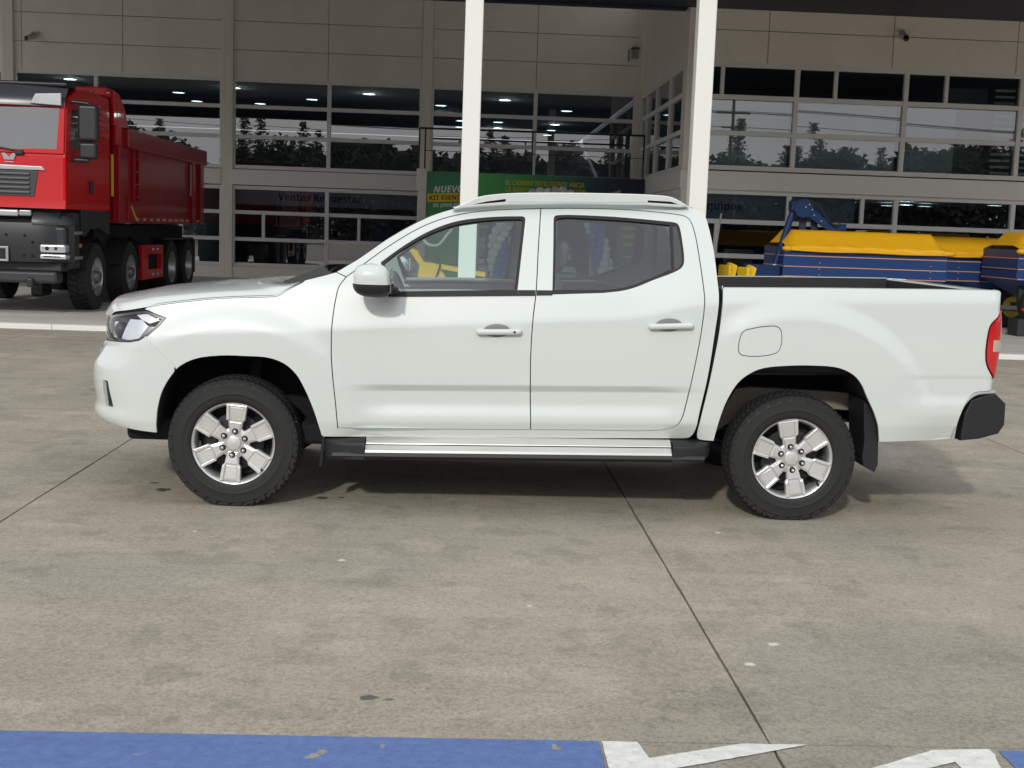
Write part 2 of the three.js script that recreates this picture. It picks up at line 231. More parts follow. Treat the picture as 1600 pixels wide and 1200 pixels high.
part('interior_wall', box(16.8, 17, KY, 7, -44, ZR - .1), inWall, bld);
part('interior_wall', box(XS + .35, 17, 2.9, 5.25, -23.4, -23.2), inWall, bld);
for (const [a, b, c, d] of [[4.7, 6.56, 3.1, 4.5], [6.68, 8.91, 3.1, 4.5], [9.03, 10.2, 3.1, 4.5]]) part('roller_blind', box(a, b, c, d, ZR - .30, ZR - .29), blindMat, bld);
part('cabinet', rbox(10.05, 11.0, 3.0, 5.0, ZR - 1.2, ZR - .6, .02, 1), std(.22, .25, .24, .7), bld);
for (let k = 0; k < 14; k++) for (const [a, b] of [[11.0, 11.42], [11.6, 13.2]]) part('blind_slat', box(a, b, 3.15 + k * .135, 3.15 + k * .135 + .05, ZR - .26, ZR - .20), frameMat, bld);
// flank of the right wing, between the two fronts
part('wall_panel', boxUV(rbox(XS - .02, XS + .04, 5.24, 8.0, ZL + .08, ZR - .29, .006, 1), .2), wallMat, bld);
part('storey_beam', boxUV(rbox(XS - .06, XS + .2, 2.60, 2.99, ZL + .1, ZR - .31, .01, 1), .2), beamMat, bld);
part('wall_panel', boxUV(rbox(XS - .02, XS + .1, KY, 2.59, ZL + .08, ZR - .29, .006, 1), .2), wallMat, bld);
{
  const w = new THREE.Group(); w.name = 'window'; bld.add(w);
  for (const y of [3.05, 3.82, 4.6, 5.19]) part('transom', rbox(XS - .01, XS + .09, y - .05, y + .05, ZL + .1, ZR - .29, .008, 1), frameMat, w);
  for (const z of [ZL + .2, -24.2, -22.6, -20.6, ZR - .35]) part('mullion', rbox(XS - .022, XS + .087, 3.1, 5.14, z - .05, z + .05, .008, 1), frameMat, w);
  const zz = [ZL + .2, -24.2, -22.6, -20.6, ZR - .35], yy = [3.05, 3.82, 4.6, 5.19];
  for (let a = 0; a < 4; a++) for (let b = 0; b < 3; b++) { const p = part('pane', new THREE.PlaneGeometry(zz[a + 1] - zz[a] - .02, yy[b + 1] - yy[b] - .02), glassMat, w); p.rotation.y = -Math.PI / 2; p.position.set(XS + .04, (yy[b] + yy[b + 1]) / 2, (zz[a] + zz[a + 1]) / 2); }
}
// ceiling lamps inside
const lampGlow = std(.9, .9, .88, .5, 0, { emissive: new THREE.Color(.85, 1, .97), emissiveIntensity: 6 }), lampRim = std(.5, .5, .5, .4, .5);
const lampDisc = new THREE.CylinderGeometry(.18, .18, .012, 20), lampRing = new THREE.TorusGeometry(.185, .012, 6, 24).rotateX(Math.PI / 2);
function ceilingLamp(x, y, z, i, where, grp) {
  const t = thing('ceiling_lamp', 'round glowing ceiling lamp, ' + ordinal(i + 1) + ' from the left ' + where, 'ceiling lamp', [x, y, z], 0, grp);
  part('diffuser', lampDisc, lampGlow, t); part('rim', lampRing, lampRim, t);
  const l = new THREE.PointLight(new THREE.Color(.9, 1, .97), 1.6); l.position.set(0, -.03, 0); l.shadow.radius = 6; l.castShadow = true; if (i % 3 === 0) t.add(l);
}
[[-11.4, -27.3], [-9, -29.8], [-9, -32.3], [-7, -27.9], [-7, -32.3], [-5.1, -30.3], [-3.2, -28.1], [-3.2, -32.9], [-1.2, -30.6], [-1.2, -33.1], [-.6, -35.7], [-.65, -38.4], [.7, -28.3], [.7, -33.3], [.7, -35.7], [.75, -38.2], [2.7, -30.8], [4.15, -33.3], [2.7, -35.8], [2.75, -38.3], [2.75, -40.6]].sort((a, b) => (a[0] + .316) / (7.66 - a[1]) - (b[0] + .316) / (7.66 - b[1])).forEach(([x, z], i) => ceilingLamp(x, 5.31, z, i, 'behind the upper left wing windows', 'lamps behind the upper windows of the left wing'));
[[-5.05, -27.6], [-3.95, -28.0], [-2.9, -28.5]].sort((a, b) => (a[0] + .316) / (7.66 - a[1]) - (b[0] + .316) / (7.66 - b[1])).forEach(([x, z], i) => ceilingLamp(x, 2.44, z, i, 'in the left ground floor window', 'lamps behind the ground floor windows of the left wing'));
[[9.0, -22.0], [10.55, -22.4], [10.5, -23.6], [11.3, -23.1], [12.0, -20.6], [5.3, -20.3]].sort((a, b) => (a[0] + .316) / (7.66 - a[1]) - (b[0] + .316) / (7.66 - b[1])).forEach(([x, z], i) => ceilingLamp(x, 2.55, z, i, 'behind the right wing ground floor glass', 'lamps behind the ground floor windows of the right wing'));
// lettering boards behind the glass
function canvasTex(w, h, draw) { const c = document.createElement('canvas'); c.width = w; c.height = h; draw(c.getContext('2d'), w, h); const t = new THREE.CanvasTexture(c); t.colorSpace = THREE.SRGBColorSpace; t.anisotropy = 8; return t; }
function board(name, label, x0, x1, y0, y1, z, draw, pxm = 160) {
  const t = thing(name, label, 'sign'); const tex = canvasTex(Math.round((x1 - x0) * pxm), Math.round((y1 - y0) * pxm), draw);
  part('panel', box(x0, x1, y0, y1, z - .03, z), std(.2, .2, .22, .7), t);
  const p = part('print', new THREE.PlaneGeometry(x1 - x0 - .004, y1 - y0 - .004), new THREE.MeshStandardMaterial({ map: tex, roughness: .6 }), t); p.position.set((x0 + x1) / 2, (y0 + y1) / 2, z + .004); return t;
}
board('department_sign', 'blue grey board reading Ventas Repuestos behind the left ground floor window', -6.5, -1.65, 2.02, 2.44, ZL - .22, (g, w, h) => { g.fillStyle = '#a9aec0'; g.fillRect(0, 0, w, h); g.fillStyle = '#161a3c'; g.font = 'bold ' + Math.round(h * .62) + 'px sans-serif'; g.textAlign = 'center'; g.textBaseline = 'middle'; g.fillText('Ventas Repuestos', w * .465, h * .46, w * .53); });
board('department_sign', 'blue grey board reading Equipos behind the right ground floor window', 4.7, 8.1, 1.98, 2.54, ZR - .22, (g, w, h) => { g.fillStyle = '#8d93a8'; g.fillRect(0, 0, w, h); g.fillStyle = '#161a3c'; g.font = 'bold ' + Math.round(h * .42) + 'px sans-serif'; g.textAlign = 'left'; g.textBaseline = 'middle'; g.fillText('Equipos', w * .01, h * .5); });
// a little furniture behind the ground floor glass
const wares = [[-6.2, .8, .5, [.16, .10, .06]], [-5.2, 1.3, .7, [.05, .06, .10]], [-4.6, 1.4, .5, [.10, .09, .08]], [-3.6, 1.0, .6, [.10, .14, .10]], [-2.6, 1.5, .8, [.05, .07, .20]], [6.0, 1.2, .6, [.16, .14, .10]], [7.4, 1.0, .7, [.10, .09, .08]], [10.6, 1.7, .5, [.22, .03, .03]]];
wares.forEach(([x, h, w, c], i) => { const t = thing('display_cabinet', ['brown low', 'dark blue tall', 'dark brown tall', 'green grey low', 'deep blue tall', 'beige tall', 'dark brown low', 'red tall'][i] + ' display cabinet behind the ' + (i < 5 ? 'left' : 'right') + ' ground floor window', 'cabinet', [x, KY + .05, i < 5 ? -27.3 : -20.4]); const m = std(...c, .6); part('carcass', rbox(-w / 2, w / 2, 0, h, -.25, .2, .015, 1), m, t); part('door', rbox(-w / 2 + .02, -.006, .06, h - .05, .2, .222, .006, 1), m, t); part('door', rbox(.006, w / 2 - .02, .06, h - .05, .2, .222, .006, 1), m, t); });
{ const t = thing('wall_screen', 'pale grey hanging board behind the right ground floor window near the auger', 'screen', [7.55, 2.12, ZR - .5]); part('panel', rbox(-.46, .46, -.19, .19, -.03, 0, .01, 1), std(.46, .48, .5, .5), t); part('frame', prism([[-.49, -.22], [.49, -.22], [.49, .22], [-.49, .22]], -.035, -.003, 0, [[[-.458, -.188], [-.458, .188], [.458, .188], [.458, -.188]]]), std(.1, .1, .1, .5), t); }

// entrance portal with printed green panels
const ZP = -23.5;
const portal = thing('entrance_portal', 'entrance portal with green printed fascia and leg panel between the two wings', 'portal');
part('post', rbox(-1.56, -1.34, KY, 2.5, ZP - .3, ZP + .03, .01, 1), beamMat, portal); part('post_cap', rbox(-1.60, -1.335, 2.5, 3.04, ZP - .35, ZP + .06, .012, 1), beamMat, portal);
part('roof_slab', rbox(-1.33, XS - .07, 2.17, 2.99, ZL + .12, ZP - .02, .01, 1), beamMat, portal);
const bandTex = canvasTex(1840, 336, (g, w, h) => {
  const gr = g.createLinearGradient(0, 0, w, 0); gr.addColorStop(0, '#62c766'); gr.addColorStop(.3, '#49ac5c'); gr.addColorStop(.55, '#3f7d6a'); gr.addColorStop(.8, '#20304e'); gr.addColorStop(1, '#1b2345'); g.fillStyle = gr; g.fillRect(0, 0, w, h);
  g.fillStyle = '#f0d92a'; g.font = 'bold 70px sans-serif'; g.textBaseline = 'middle'; g.textAlign = 'left'; g.fillText('EL CAMINO INTELIGENTE HACIA', w * .185, h * .26, w * .465); g.fillText('LA AGRICULTURA DE PRECISIÓN', w * .185, h * .47, w * .475);
  g.fillStyle = '#9fb5a8'; g.beginPath(); g.moveTo(w * .765, h * .52); g.lineTo(w * .86, h * .36); g.lineTo(w * .865, h * .5); g.lineTo(w * .80, h * .6); g.lineTo(w * .80, h * .98); g.lineTo(w * .765, h * .98); g.fill();
  g.fillStyle = '#8aa07a'; g.fillRect(w * .815, h * .58, w * .085, h * .42); g.fillStyle = '#d8cf3e'; g.beginPath(); g.ellipse(w * .915, h * .93, w * .055, h * .17, 0, 0, 7); g.fill();
});
const legTex = canvasTex(384, 960, (g, w, h) => {
  const gr = g.createLinearGradient(0, 0, w * .4, h); gr.addColorStop(0, '#3f8a68'); gr.addColorStop(.35, '#47a05f'); gr.addColorStop(1, '#66cf55'); g.fillStyle = gr; g.fillRect(0, 0, w, h);
  g.textBaseline = 'middle'; g.textAlign = 'left'; g.save(); g.translate(w * .07, h * .155); g.rotate(-.06); g.fillStyle = '#f4f6ee'; g.font = 'italic bold 74px sans-serif'; g.fillText('NUEVO', w * .06, 0, w * .78);
  g.fillStyle = '#f2cb1e'; g.fillRect(-w * .07, h * .035, w * 1.0, h * .072); g.fillStyle = '#222a18'; g.font = 'bold 56px sans-serif'; g.fillText('KIT ESENCIAL', -w * .03, h * .072, w * .92);
  g.fillStyle = '#f4f6ee'; g.font = 'bold 40px sans-serif'; g.fillText('DE JOHN DEERE', w * .05, h * .138, w * .78); g.restore();
});
part('leg_panel', rbox(-1.335, -.17, KY, 2.985, ZP - .05, ZP - .004, .006, 1), std(.05, .16, .07, .5), portal);
{ const p = part('leg_print', new THREE.PlaneGeometry(1.155, 2.91), new THREE.MeshStandardMaterial({ map: legTex, roughness: .5 }), portal); p.position.set(-.752, 1.525, ZP); }
part('fascia_panel', rbox(-.165, XS - .07, 2.16, 2.985, ZP - .05, ZP - .004, .006, 1), std(.05, .16, .07, .5), portal);
{ const p = part('fascia_print', new THREE.PlaneGeometry(4.34, .815), new THREE.MeshStandardMaterial({ map: bandTex, roughness: .5 }), portal); p.position.set(2.012, 2.573, ZP); }
part('post', rbox(1.85, 2.02, KY, 2.16, ZP - .35, ZP - .15, .01, 1), beamMat, portal);
const black = std(.012, .012, .014, .4);
const railing = thing('balcony_railing', 'thin black pipe railing on top of the green entrance portal', 'railing');
part('top_rail', [rod([-1.55, 4.05, ZP - .06], [XS + .1 - .2, 4.07, ZP - .06], .026)], black, railing);
for (const x of [-1.55, -1.40, 1.3, 4.14]) part('post', rod([x, 2.99, ZP - .06], [x, 4.05, ZP - .06], .02), black, railing);
part('mid_rail', rod([-1.4, 3.5, ZP - .06], [4.14, 3.5, ZP - .06], .008), black, railing);
{ const t = thing('info_banner', 'upright green banner with yellow bands beside the entrance balloons', 'banner', [3.86, KY, ZP + .35]); part('cloth', rbox(-.36, .36, .1, 2.05, -.01, .01, .005, 1), std(.10, .20, .08, .7), t); part('base', rbox(-.4, .4, 0, .09, -.12, .12, .03, 2), std(.4, .4, .4, .4, .6), t); for (let k = 0; k < 4; k++) part('yellow_band', box(-.28 + k * .02, .30, 1.82 - k * .2, 1.90 - k * .2, .011, .014), std(.55, .5, .08, .6), t); for (let k = 0; k < 3; k++) part('white_band', box(-.2, .28, .92 - k * .2, .97 - k * .2, .011, .014), std(.6, .62, .6, .6), t); }

// canopy on white posts
const navy = std(.012, .014, .035, .55), postMat = phy(.80, .80, .76, .4, { clearcoat: .2, clearcoatRoughness: .3 });
const canopy = thing('canopy', 'wide canopy with dark navy underside on slim white pillars over the forecourt', 'canopy');
part('soffit', box(-18, 18, 6.34, 6.42, ZR - .05 + .12, -9.4), navy, canopy);
part('roof_deck', box(-18, 18, 6.43, 7.1, ZR, -9.45), std(.3, .3, .3, .8), canopy);
part('rear_roof', box(-18, XS, 9.2, 9.4, -26, ZR + .1), std(.3, .3, .3, .8), canopy);
part('rear_panel', box(-18, XS - .06, 7.11, 9.19, ZR - .1, ZR + .1), navy, canopy);
part('fascia', rbox(-18, 18, 5.50, 7.3, -9.40, -9.22, .02, 1), std(.55, .55, .53, .5), canopy);
part('fascia_back', box(-18, 18, 5.505, 6.335, -9.45, -9.41), navy, canopy);
part('back_beam', box(-18, XS - .07, 6.30, 6.42, ZR - .2, ZR + .06), navy, canopy);
for (const x of [-.285, 2.93]) { part('pillar', rbox(x - .125, x + .125, KY, 6.33, -9.75, -9.5, .018, 2), postMat, canopy); part('base_plate', rbox(x - .2, x + .2, KY, KY + .025, -9.82, -9.43, .006, 1), postMat, canopy); }
for (const [x, z] of [[8.6, -15.6], [-12, -15]]) { part('downlight', new THREE.CylinderGeometry(.2, .22, .06, 28).translate(x, 6.31, z), std(.55, .52, .42, .4), canopy); }
// wall cameras
function wallCamera(x, y, z, label) { const t = thing('security_camera', label, 'camera', [x, y, z], 0, 'cameras on the walls'); const w = std(.55, .54, .5, .5), k = std(.01, .01, .01, .2); part('mount', new THREE.CylinderGeometry(.06, .06, .05, 16).rotateX(Math.PI / 2).translate(0, .1, .025), w, t); part('arm', tube([[0, .1, .03], [0, .1, .16], [0, .04, .2]], .022, 14), w, t); const h = part('housing', new THREE.CapsuleGeometry(.075, .2, 6, 16).rotateX(Math.PI / 2 + .3).translate(0, -.02, .2), w, t); part('lens', new THREE.SphereGeometry(.065, 16, 10).scale(1, 1, .5).translate(-.01, -.07, .35), k, t); return t; }
wallCamera(8.77, 5.92, ZR, 'small wall camera with dark lens above the right wing windows');
wallCamera(-11.6, 6.12, ZL, 'small wall camera with dark lens above the red truck').rotation.y = -.5;
{ const t = thing('wall_lamp', 'small grey box lamp high in the inner corner of the left wing', 'lamp', [4.02, 6.32, ZL]); part('housing', rbox(-.09, .09, -.12, .12, 0, .16, .015, 1), std(.3, .29, .26, .5), t); part('hood', rbox(-.11, .11, .12, .15, 0, .26, .01, 1), std(.12, .12, .11, .5), t); part('conduit', rod([-.16, -.2, .02], [-.16, .12, .02], .015), std(.12, .12, .11, .5), t); }

// conifers across the road behind the camera: the windows mirror them
const leafMat = std(.085, .10, .075, .9), barkMat = std(.09, .07, .05, .95);
const needle = (() => { const v = []; for (let k = 0; k < 4; k++) { const a = k * 1.57 + .3, c = Math.cos(a) * .30, s = Math.sin(a) * .30; v.push(0, .05, 0, c - s * .4, -.07, s + c * .4, c * 1.05 + s * .35, .02, s * 1.05 - c * .35); } const g = new THREE.BufferGeometry(); g.setAttribute('position', new THREE.BufferAttribute(new Float32Array(v), 3)); g.computeVertexNormals(); return g; })();
function conifer(seed, h, w, n) {                  // limbs in uneven whorls, each a drooping spray of small tufts
  seedState = seed; const gs = [], m = new THREE.Matrix4(), q = new THREE.Quaternion(), e = new THREE.Euler();
  for (let k = 0; k < n; k++) {
    const t = Math.pow((k + rnd()) / n, .85), y = h * (.07 + .92 * t), a = k * 2.4 + rr(-.5, .5), L = (h * w * Math.pow(1 - t, .8) + .15) * (rnd() < .2 ? rr(.4, .7) : rr(.75, 1.25)), c = Math.max(2, Math.round(L * 4.2));
    for (let i = 0; i < c; i++) { const f = (i + .6) / c, sp = .22 * L * f; q.setFromEuler(e.set(rr(-.5, .5), rnd() * 6.28, rr(-.4, .4))); m.compose(V3(Math.cos(a) * L * f + rr(-sp, sp), y + L * (.18 * f - .30 * f * f) + rr(-.12, .12), Math.sin(a) * L * f + rr(-sp, sp)), q, V3(1, 1, 1).multiplyScalar(rr(.6, 1.25))); gs.push(needle.clone().applyMatrix4(m)); }
  }
  return mergeGeometries(gs);
}
const crowns = [conifer(11, 10, .24, 130), conifer(37, 9, .32, 130), conifer(91, 11, .21, 140), conifer(53, 8.5, .36, 130)];
const trunks = [10, 9, 11, 8.5].map(h => new THREE.CylinderGeometry(.05, .24, h * .9, 8).translate(0, h * .45, 0));
seedState = 555;
for (let k = 0; k < 69; k++) {
  const v = Math.floor(rnd() * 4), x = -38 + k * 1.12 + rr(-.9, .9), z = 40 + rr(0, 12), s = rnd() < .75 ? rr(.68, .86) : rr(.86, 1.0);
  const t = thing('conifer_tree', ordinal(k + 1) + ' dark conifer from the left in the row mirrored in the windows', 'tree', [x, -.03, z], rnd() * 6, 'conifers behind the camera');
  part('crown', crowns[v], leafMat, t); part('trunk', trunks[v], barkMat, t); t.scale.setScalar(s);
}
{ // low scrub under the trees
  seedState = 777; const n = 16000, im = new THREE.InstancedMesh(needle, leafMat, n), m = new THREE.Matrix4(), q = new THREE.Quaternion(), e = new THREE.Euler();
  for (let k = 0; k < n; k++) { const x = rr(-44, 44), hh = 5.6 + 4.0 * fbm(x * .5 + 60, 3, 128, 4, 17); q.setFromEuler(e.set(rr(-1, 1), rnd() * 6, rr(-1, 1))); m.compose(V3(x, Math.pow(rnd(), .6) * hh, 43 + rr(0, 4)), q, V3(1, 1, 1).multiplyScalar(rr(1, 2.4))); im.setMatrixAt(k, m); }
  im.name = 'undergrowth'; im.userData = { kind: 'stuff', label: 'low dark scrub under the conifers behind the camera', category: 'undergrowth' }; scene.add(im);
}
{ const t = thing('utility_pole', 'tall utility pole with crossarm among the conifers behind the camera', 'pole', [18.5, -.03, 42]); part('pole', rod([0, 0, 0], [0, 11.5, 0], .16, .1), barkMat, t); part('crossarm', box(-1.2, 1.2, 10.2, 10.35, -.06, .06), barkMat, t); part('crossarm', box(-.8, .8, 9.2, 9.32, -.06, .06), barkMat, t); for (const [x, y] of [[-1.1, 10.3], [0, 10.4], [1.1, 10.3], [-.7, 9.3]]) part('wire', tube([[x - 60, y + .5, 0], [x - 20, y - .7, 0], [x, y, 0], [x + 25, y - .7, 0], [x + 60, y + .5, 0]], .02, 40, 4), black, t); }

// ================= white pickup =================
const paint = phy(.645, .69, .67, .36, { clearcoat: 1, clearcoatRoughness: .07, ior: 1.5 });
const blackPlastic = std(.012, .013, .015, .55), rubber = std(.014, .014, .014, .68), darkLiner = std(.008, .008, .009, .9), chrome = std(.75, .76, .78, .12, 1), alloy = std(.76, .76, .755, .28, .72), gunmetal = std(.03, .03, .033, .45, .6);
const carGlass = phy(.86, .98, .96, 0, { transmission: 1, thickness: 0, ior: 1.95 }), tintGlass = phy(.76, .90, .93, 0, { transmission: 1, thickness: 0, ior: 2.0 });
function crv(pts, n = 6) { const c = new THREE.CatmullRomCurve3(pts.map(p => V3(p[0], p[1], 0)), false, 'centripetal'); return c.getPoints((pts.length - 1) * n).map(p => [p.x, p.y]); }
const join = (...segs) => { const o = []; for (const s of segs) for (const p of s) { const q = o[o.length - 1]; if (!q || Math.hypot(q[0] - p[0], q[1] - p[1]) > .0015) o.push(p); } const a = o[0], b = o[o.length - 1]; if (Math.hypot(a[0] - b[0], a[1] - b[1]) < .0015) o.pop(); return o; };
const area = P => { let a = 0; for (let i = 0; i < P.length; i++) { const p = P[i], q = P[(i + 1) % P.length]; a += p[0] * q[1] - q[0] * p[1]; } return a / 2; };
const ccw = P => area(P) < 0 ? P.slice().reverse() : P;
function inset(P, d) { P = ccw(P); const n = P.length; return P.map((p, i) => { const a = P[(i + n - 1) % n], b = P[(i + 1) % n]; let e1 = [p[0] - a[0], p[1] - a[1]], e2 = [b[0] - p[0], b[1] - p[1]]; const l1 = Math.hypot(...e1), l2 = Math.hypot(...e2); const n1 = [-e1[1] / l1, e1[0] / l1], n2 = [-e2[1] / l2, e2[0] / l2]; let m = [n1[0] + n2[0], n1[1] + n2[1]]; const k = m[0] * n1[0] + m[1] * n1[1]; const s = d / Math.max(k, .5); return [p[0] + m[0] * s, p[1] + m[1] * s]; }); }
function clip(P, ax, v, gt) { const o = []; for (let i = 0; i < P.length; i++) { const a = P[i], b = P[(i + 1) % P.length], ia = gt ? a[ax] >= v : a[ax] <= v, ib = gt ? b[ax] >= v : b[ax] <= v; if (ia) o.push(a); if (ia !== ib) { const t = (v - a[ax]) / (b[ax] - a[ax]); o.push([a[0] + t * (b[0] - a[0]), a[1] + t * (b[1] - a[1])]); } } return o; }
function tidy(Q) { // drop doubled points and back-and-forth spikes left by clipping
  for (let again = true; again && Q.length >= 3;) { again = false; for (let i = 0; i < Q.length; i++) { const a = Q[(i + Q.length - 1) % Q.length], b = Q[i], c = Q[(i + 1) % Q.length]; const ux = b[0] - a[0], uy = b[1] - a[1], vx = c[0] - b[0], vy = c[1] - b[1], lu = Math.hypot(ux, uy), lv = Math.hypot(vx, vy); if (lu < 1e-7 || lv < 1e-7 || (Math.abs(ux * vy - uy * vx) < 1e-7 * lu * lv + 1e-12 && ux * vx + uy * vy < 0)) { Q.splice(i, 1); again = true; break; } } }
  return Q;
}
function nrm(s, y, F) { const h = .0012, a = F(s - h, y), b = F(s + h, y), c = F(s, y - h), d = F(s, y + h); const u = [b[0] - a[0], b[1] - a[1], b[2] - a[2]], v = [d[0] - c[0], d[1] - c[1], d[2] - c[2]]; const n = [u[1] * v[2] - u[2] * v[1], u[2] * v[0] - u[0] * v[2], u[0] * v[1] - u[1] * v[0]], l = Math.hypot(...n) || 1; return [n[0] / l, n[1] / l, n[2] / l]; }
// a sheet cut to an outline (s, y), laid on the body surface, with turned-in edges
function sheet(outline, { holes = [], off = 0, edge = .02, cell = .022, F = M, mirror = false } = {}) {
  outline = ccw(outline); let P = outline.slice(); const rowsOn = cell < .025 && F === M;
  for (const h0 of holes) { const h = ccw(h0).reverse(); let best = [1e9]; for (let i = 0; i < P.length; i++) for (let j = 0; j < h.length; j++) { const d = (P[i][0] - h[j][0]) ** 2 + (P[i][1] - h[j][1]) ** 2; if (d < best[0]) best = [d, i, j]; } const [, i, j] = best; P = [...P.slice(0, i + 1), ...h.slice(j), ...h.slice(0, j + 1), ...P.slice(i)]; }
  if (rowsOn) P = P.map(p => [p[0], p[1] - RAKE * p[0]]);
  const pos = [], nor = [], x0 = Math.min(...P.map(p => p[0])), x1 = Math.max(...P.map(p => p[0])), y0 = Math.min(...P.map(p => p[1])), y1 = Math.max(...P.map(p => p[1]));
  const cache = new Map(), at = p => { const k = Math.round(p[0] * 1e5) * 1e6 + Math.round(p[1] * 1e5); let r = cache.get(k); if (!r) { const m = F(p[0], p[1]), n = nrm(p[0], p[1], F); r = [[m[0] + n[0] * off, m[1] + n[1] * off, m[2] + n[2] * off], n]; cache.set(k, r); } return r; };
  const push = (a, b, c) => { for (const p of mirror ? [a, c, b] : [a, b, c]) { const [m, n] = at(rowsOn ? [p[0], p[1] + RAKE * p[0]] : p); pos.push(m[0], m[1], mirror ? -m[2] : m[2]); nor.push(n[0], n[1], mirror ? -n[2] : n[2]); } };
  const nx = Math.ceil((x1 - x0) / cell), nr = Math.ceil((y1 - y0) / (rowsOn ? .012 : cell)), rows = []; for (let j = 0; j <= nr; j++) rows.push(y0 + (y1 - y0) * j / nr);
  if (rowsOn) for (const q of [.729, .711, .693, .515]) if (q > y0 && q < y1) { rows.push(q); }
  rows.sort((a, b) => a - b); const ny = rows.length - 1;
  for (let i = 0; i < nx; i++) {
    const a = x0 + (x1 - x0) * i / nx, b = x0 + (x1 - x0) * (i + 1) / nx; let C = clip(P, 0, a, true); if (C.length < 3) continue; C = clip(C, 0, b, false); if (C.length < 3) continue;
    for (let j = 0; j < ny; j++) {
      const c = rows[j], d = rows[j + 1]; if (d - c < 1e-6) continue; let Q = clip(C, 1, c, true); if (Q.length < 3) continue; Q = clip(Q, 1, d, false); if (Q.length < 3) continue;
      Q = tidy(Q.slice()); if (Q.length < 3) continue;
      const A = area(Q); if (Math.abs(A) < 1e-9) continue;
      if (Math.abs(A - (b - a) * (d - c)) < 1e-9 && Q.length === 4) { push(Q[0], Q[1], Q[2]); push(Q[0], Q[2], Q[3]); }
      else for (const t of THREE.ShapeUtils.triangulateShape(Q.map(p => new THREE.Vector2(p[0], p[1])), [])) { const [p, q, r] = t.map(k => Q[k]); const s = (q[0] - p[0]) * (r[1] - p[1]) - (q[1] - p[1]) * (r[0] - p[0]); if (s > 1e-12) push(p, q, r); else if (s < -1e-12) push(p, r, q); }
    }
  }
  if (edge > 0) for (const loop of [outline, ...holes.map(h => ccw(h).reverse())]) for (let i = 0; i < loop.length; i++) {
    const p = loop[i], q = loop[(i + 1) % loop.length], [a, na] = at(p), [b, nb] = at(q), L = Math.hypot(q[0] - p[0], q[1] - p[1]); if (L < 1e-6) continue;
    const c = [b[0] - nb[0] * edge, b[1] - nb[1] * edge, b[2] - nb[2] * edge], d = [a[0] - na[0] * edge, a[1] - na[1] * edge, a[2] - na[2] * edge];
    const e = [b[0] - a[0], b[1] - a[1], b[2] - a[2]], n = [e[1] * na[2] - e[2] * na[1], e[2] * na[0] - e[0] * na[2], e[0] * na[1] - e[1] * na[0]], l = Math.hypot(...n) || 1; n[0] /= l; n[1] /= l; n[2] /= l;
    const T = [[a, d, c], [a, c, b]]; for (const t of T) for (const p3 of mirror ? [t[0], t[2], t[1]] : t) { pos.push(p3[0], p3[1], mirror ? -p3[2] : p3[2]); nor.push(n[0], n[1], mirror ? -n[2] : n[2]); }
  }
  const g = new THREE.BufferGeometry(); g.setAttribute('position', new THREE.BufferAttribute(new Float32Array(pos), 3)); g.setAttribute('normal', new THREE.BufferAttribute(new Float32Array(nor), 3)); g.setAttribute('uv', new THREE.BufferAttribute(new Float32Array(pos.length / 3 * 2), 2)); return g;
}
function strip(line, w, off, mirror) { const A = [], B = []; line.forEach((p, i) => { const a = line[Math.max(0, i - 1)], b = line[Math.min(line.length - 1, i + 1)], l = Math.hypot(b[0] - a[0], b[1] - a[1]) || 1, n = [-(b[1] - a[1]) / l * w, (b[0] - a[0]) / l * w]; A.push([p[0] + n[0], p[1] + n[1]]); B.push([p[0] - n[0], p[1] - n[1]]); }); return sheet([...A, ...B.reverse()], { off, edge: 0, cell: .05, mirror }); }
function grid(nu, nv, f, flip) { const pos = [], idx = []; for (let j = 0; j <= nv; j++) for (let i = 0; i <= nu; i++) pos.push(...f(i / nu, j / nv)); for (let j = 0; j < nv; j++) for (let i = 0; i < nu; i++) { const a = j * (nu + 1) + i, b = a + 1, c = a + nu + 1, d = c + 1; flip ? idx.push(a, c, b, b, c, d) : idx.push(a, b, c, b, d, c); } const g = new THREE.BufferGeometry(); g.setAttribute('position', new THREE.BufferAttribute(new Float32Array(pos), 3)); g.setAttribute('uv', new THREE.BufferAttribute(new Float32Array(pos.length / 3 * 2), 2)); g.setIndex(idx); g.computeVertexNormals(); return g; }

// outlines measured on the flank, in metres (s along, y up)
const hoodSeam = crv([[-2.56, 1.035], [-2.36, 1.058], [-2.20, 1.078], [-2.075, 1.100], [-1.883, 1.131], [-1.709, 1.154], [-1.534, 1.169], [-1.40, 1.177], [-1.345, 1.184], [-1.29, 1.219], [-1.213, 1.262]]);
const lampUp = [[-2.58, 1.010], [-2.088, 1.080], [-2.063, 1.081], [-1.951, 1.044]], lampDn = [[-1.951, 1.044], [-1.987, .998], [-2.044, .945], [-2.088, .917], [-2.148, .904], [-2.58, .886]];
const headOutline = join(lampUp, lampDn);
const bumpSeam = [[-2.052, .930], [-1.971, .857], [-1.893, .788]];
const archF = crv([[-1.997, .407], [-1.993, .476], [-1.985, .557], [-1.963, .639], [-1.919, .720], [-1.867, .780], [-1.78, .826], [-1.649, .848], [-1.518, .850], [-1.375, .843], [-1.29, .811], [-1.228, .755], [-1.184, .680], [-1.148, .600], [-1.121, .528], [-1.098, .452], [-1.087, .412]]);
const archSplit = archF.findIndex(p => p[0] > -1.893 && p[1] > .7);
const seamFD = crv([[-.973, 1.300], [-1.009, 1.247], [-1.026, 1.168], [-1.038, 1.046], [-1.039, .887], [-1.028, .756], [-1.010, .604], [-.996, .462]]);
const doorBotF = [[-.996, .462], [-.383, .467], [.082, .477]];
const split = crv([[.110, 1.720], [.095, 1.477], [.085, 1.247], [.071, 1.099], [.066, .867], [.082, .477]]);
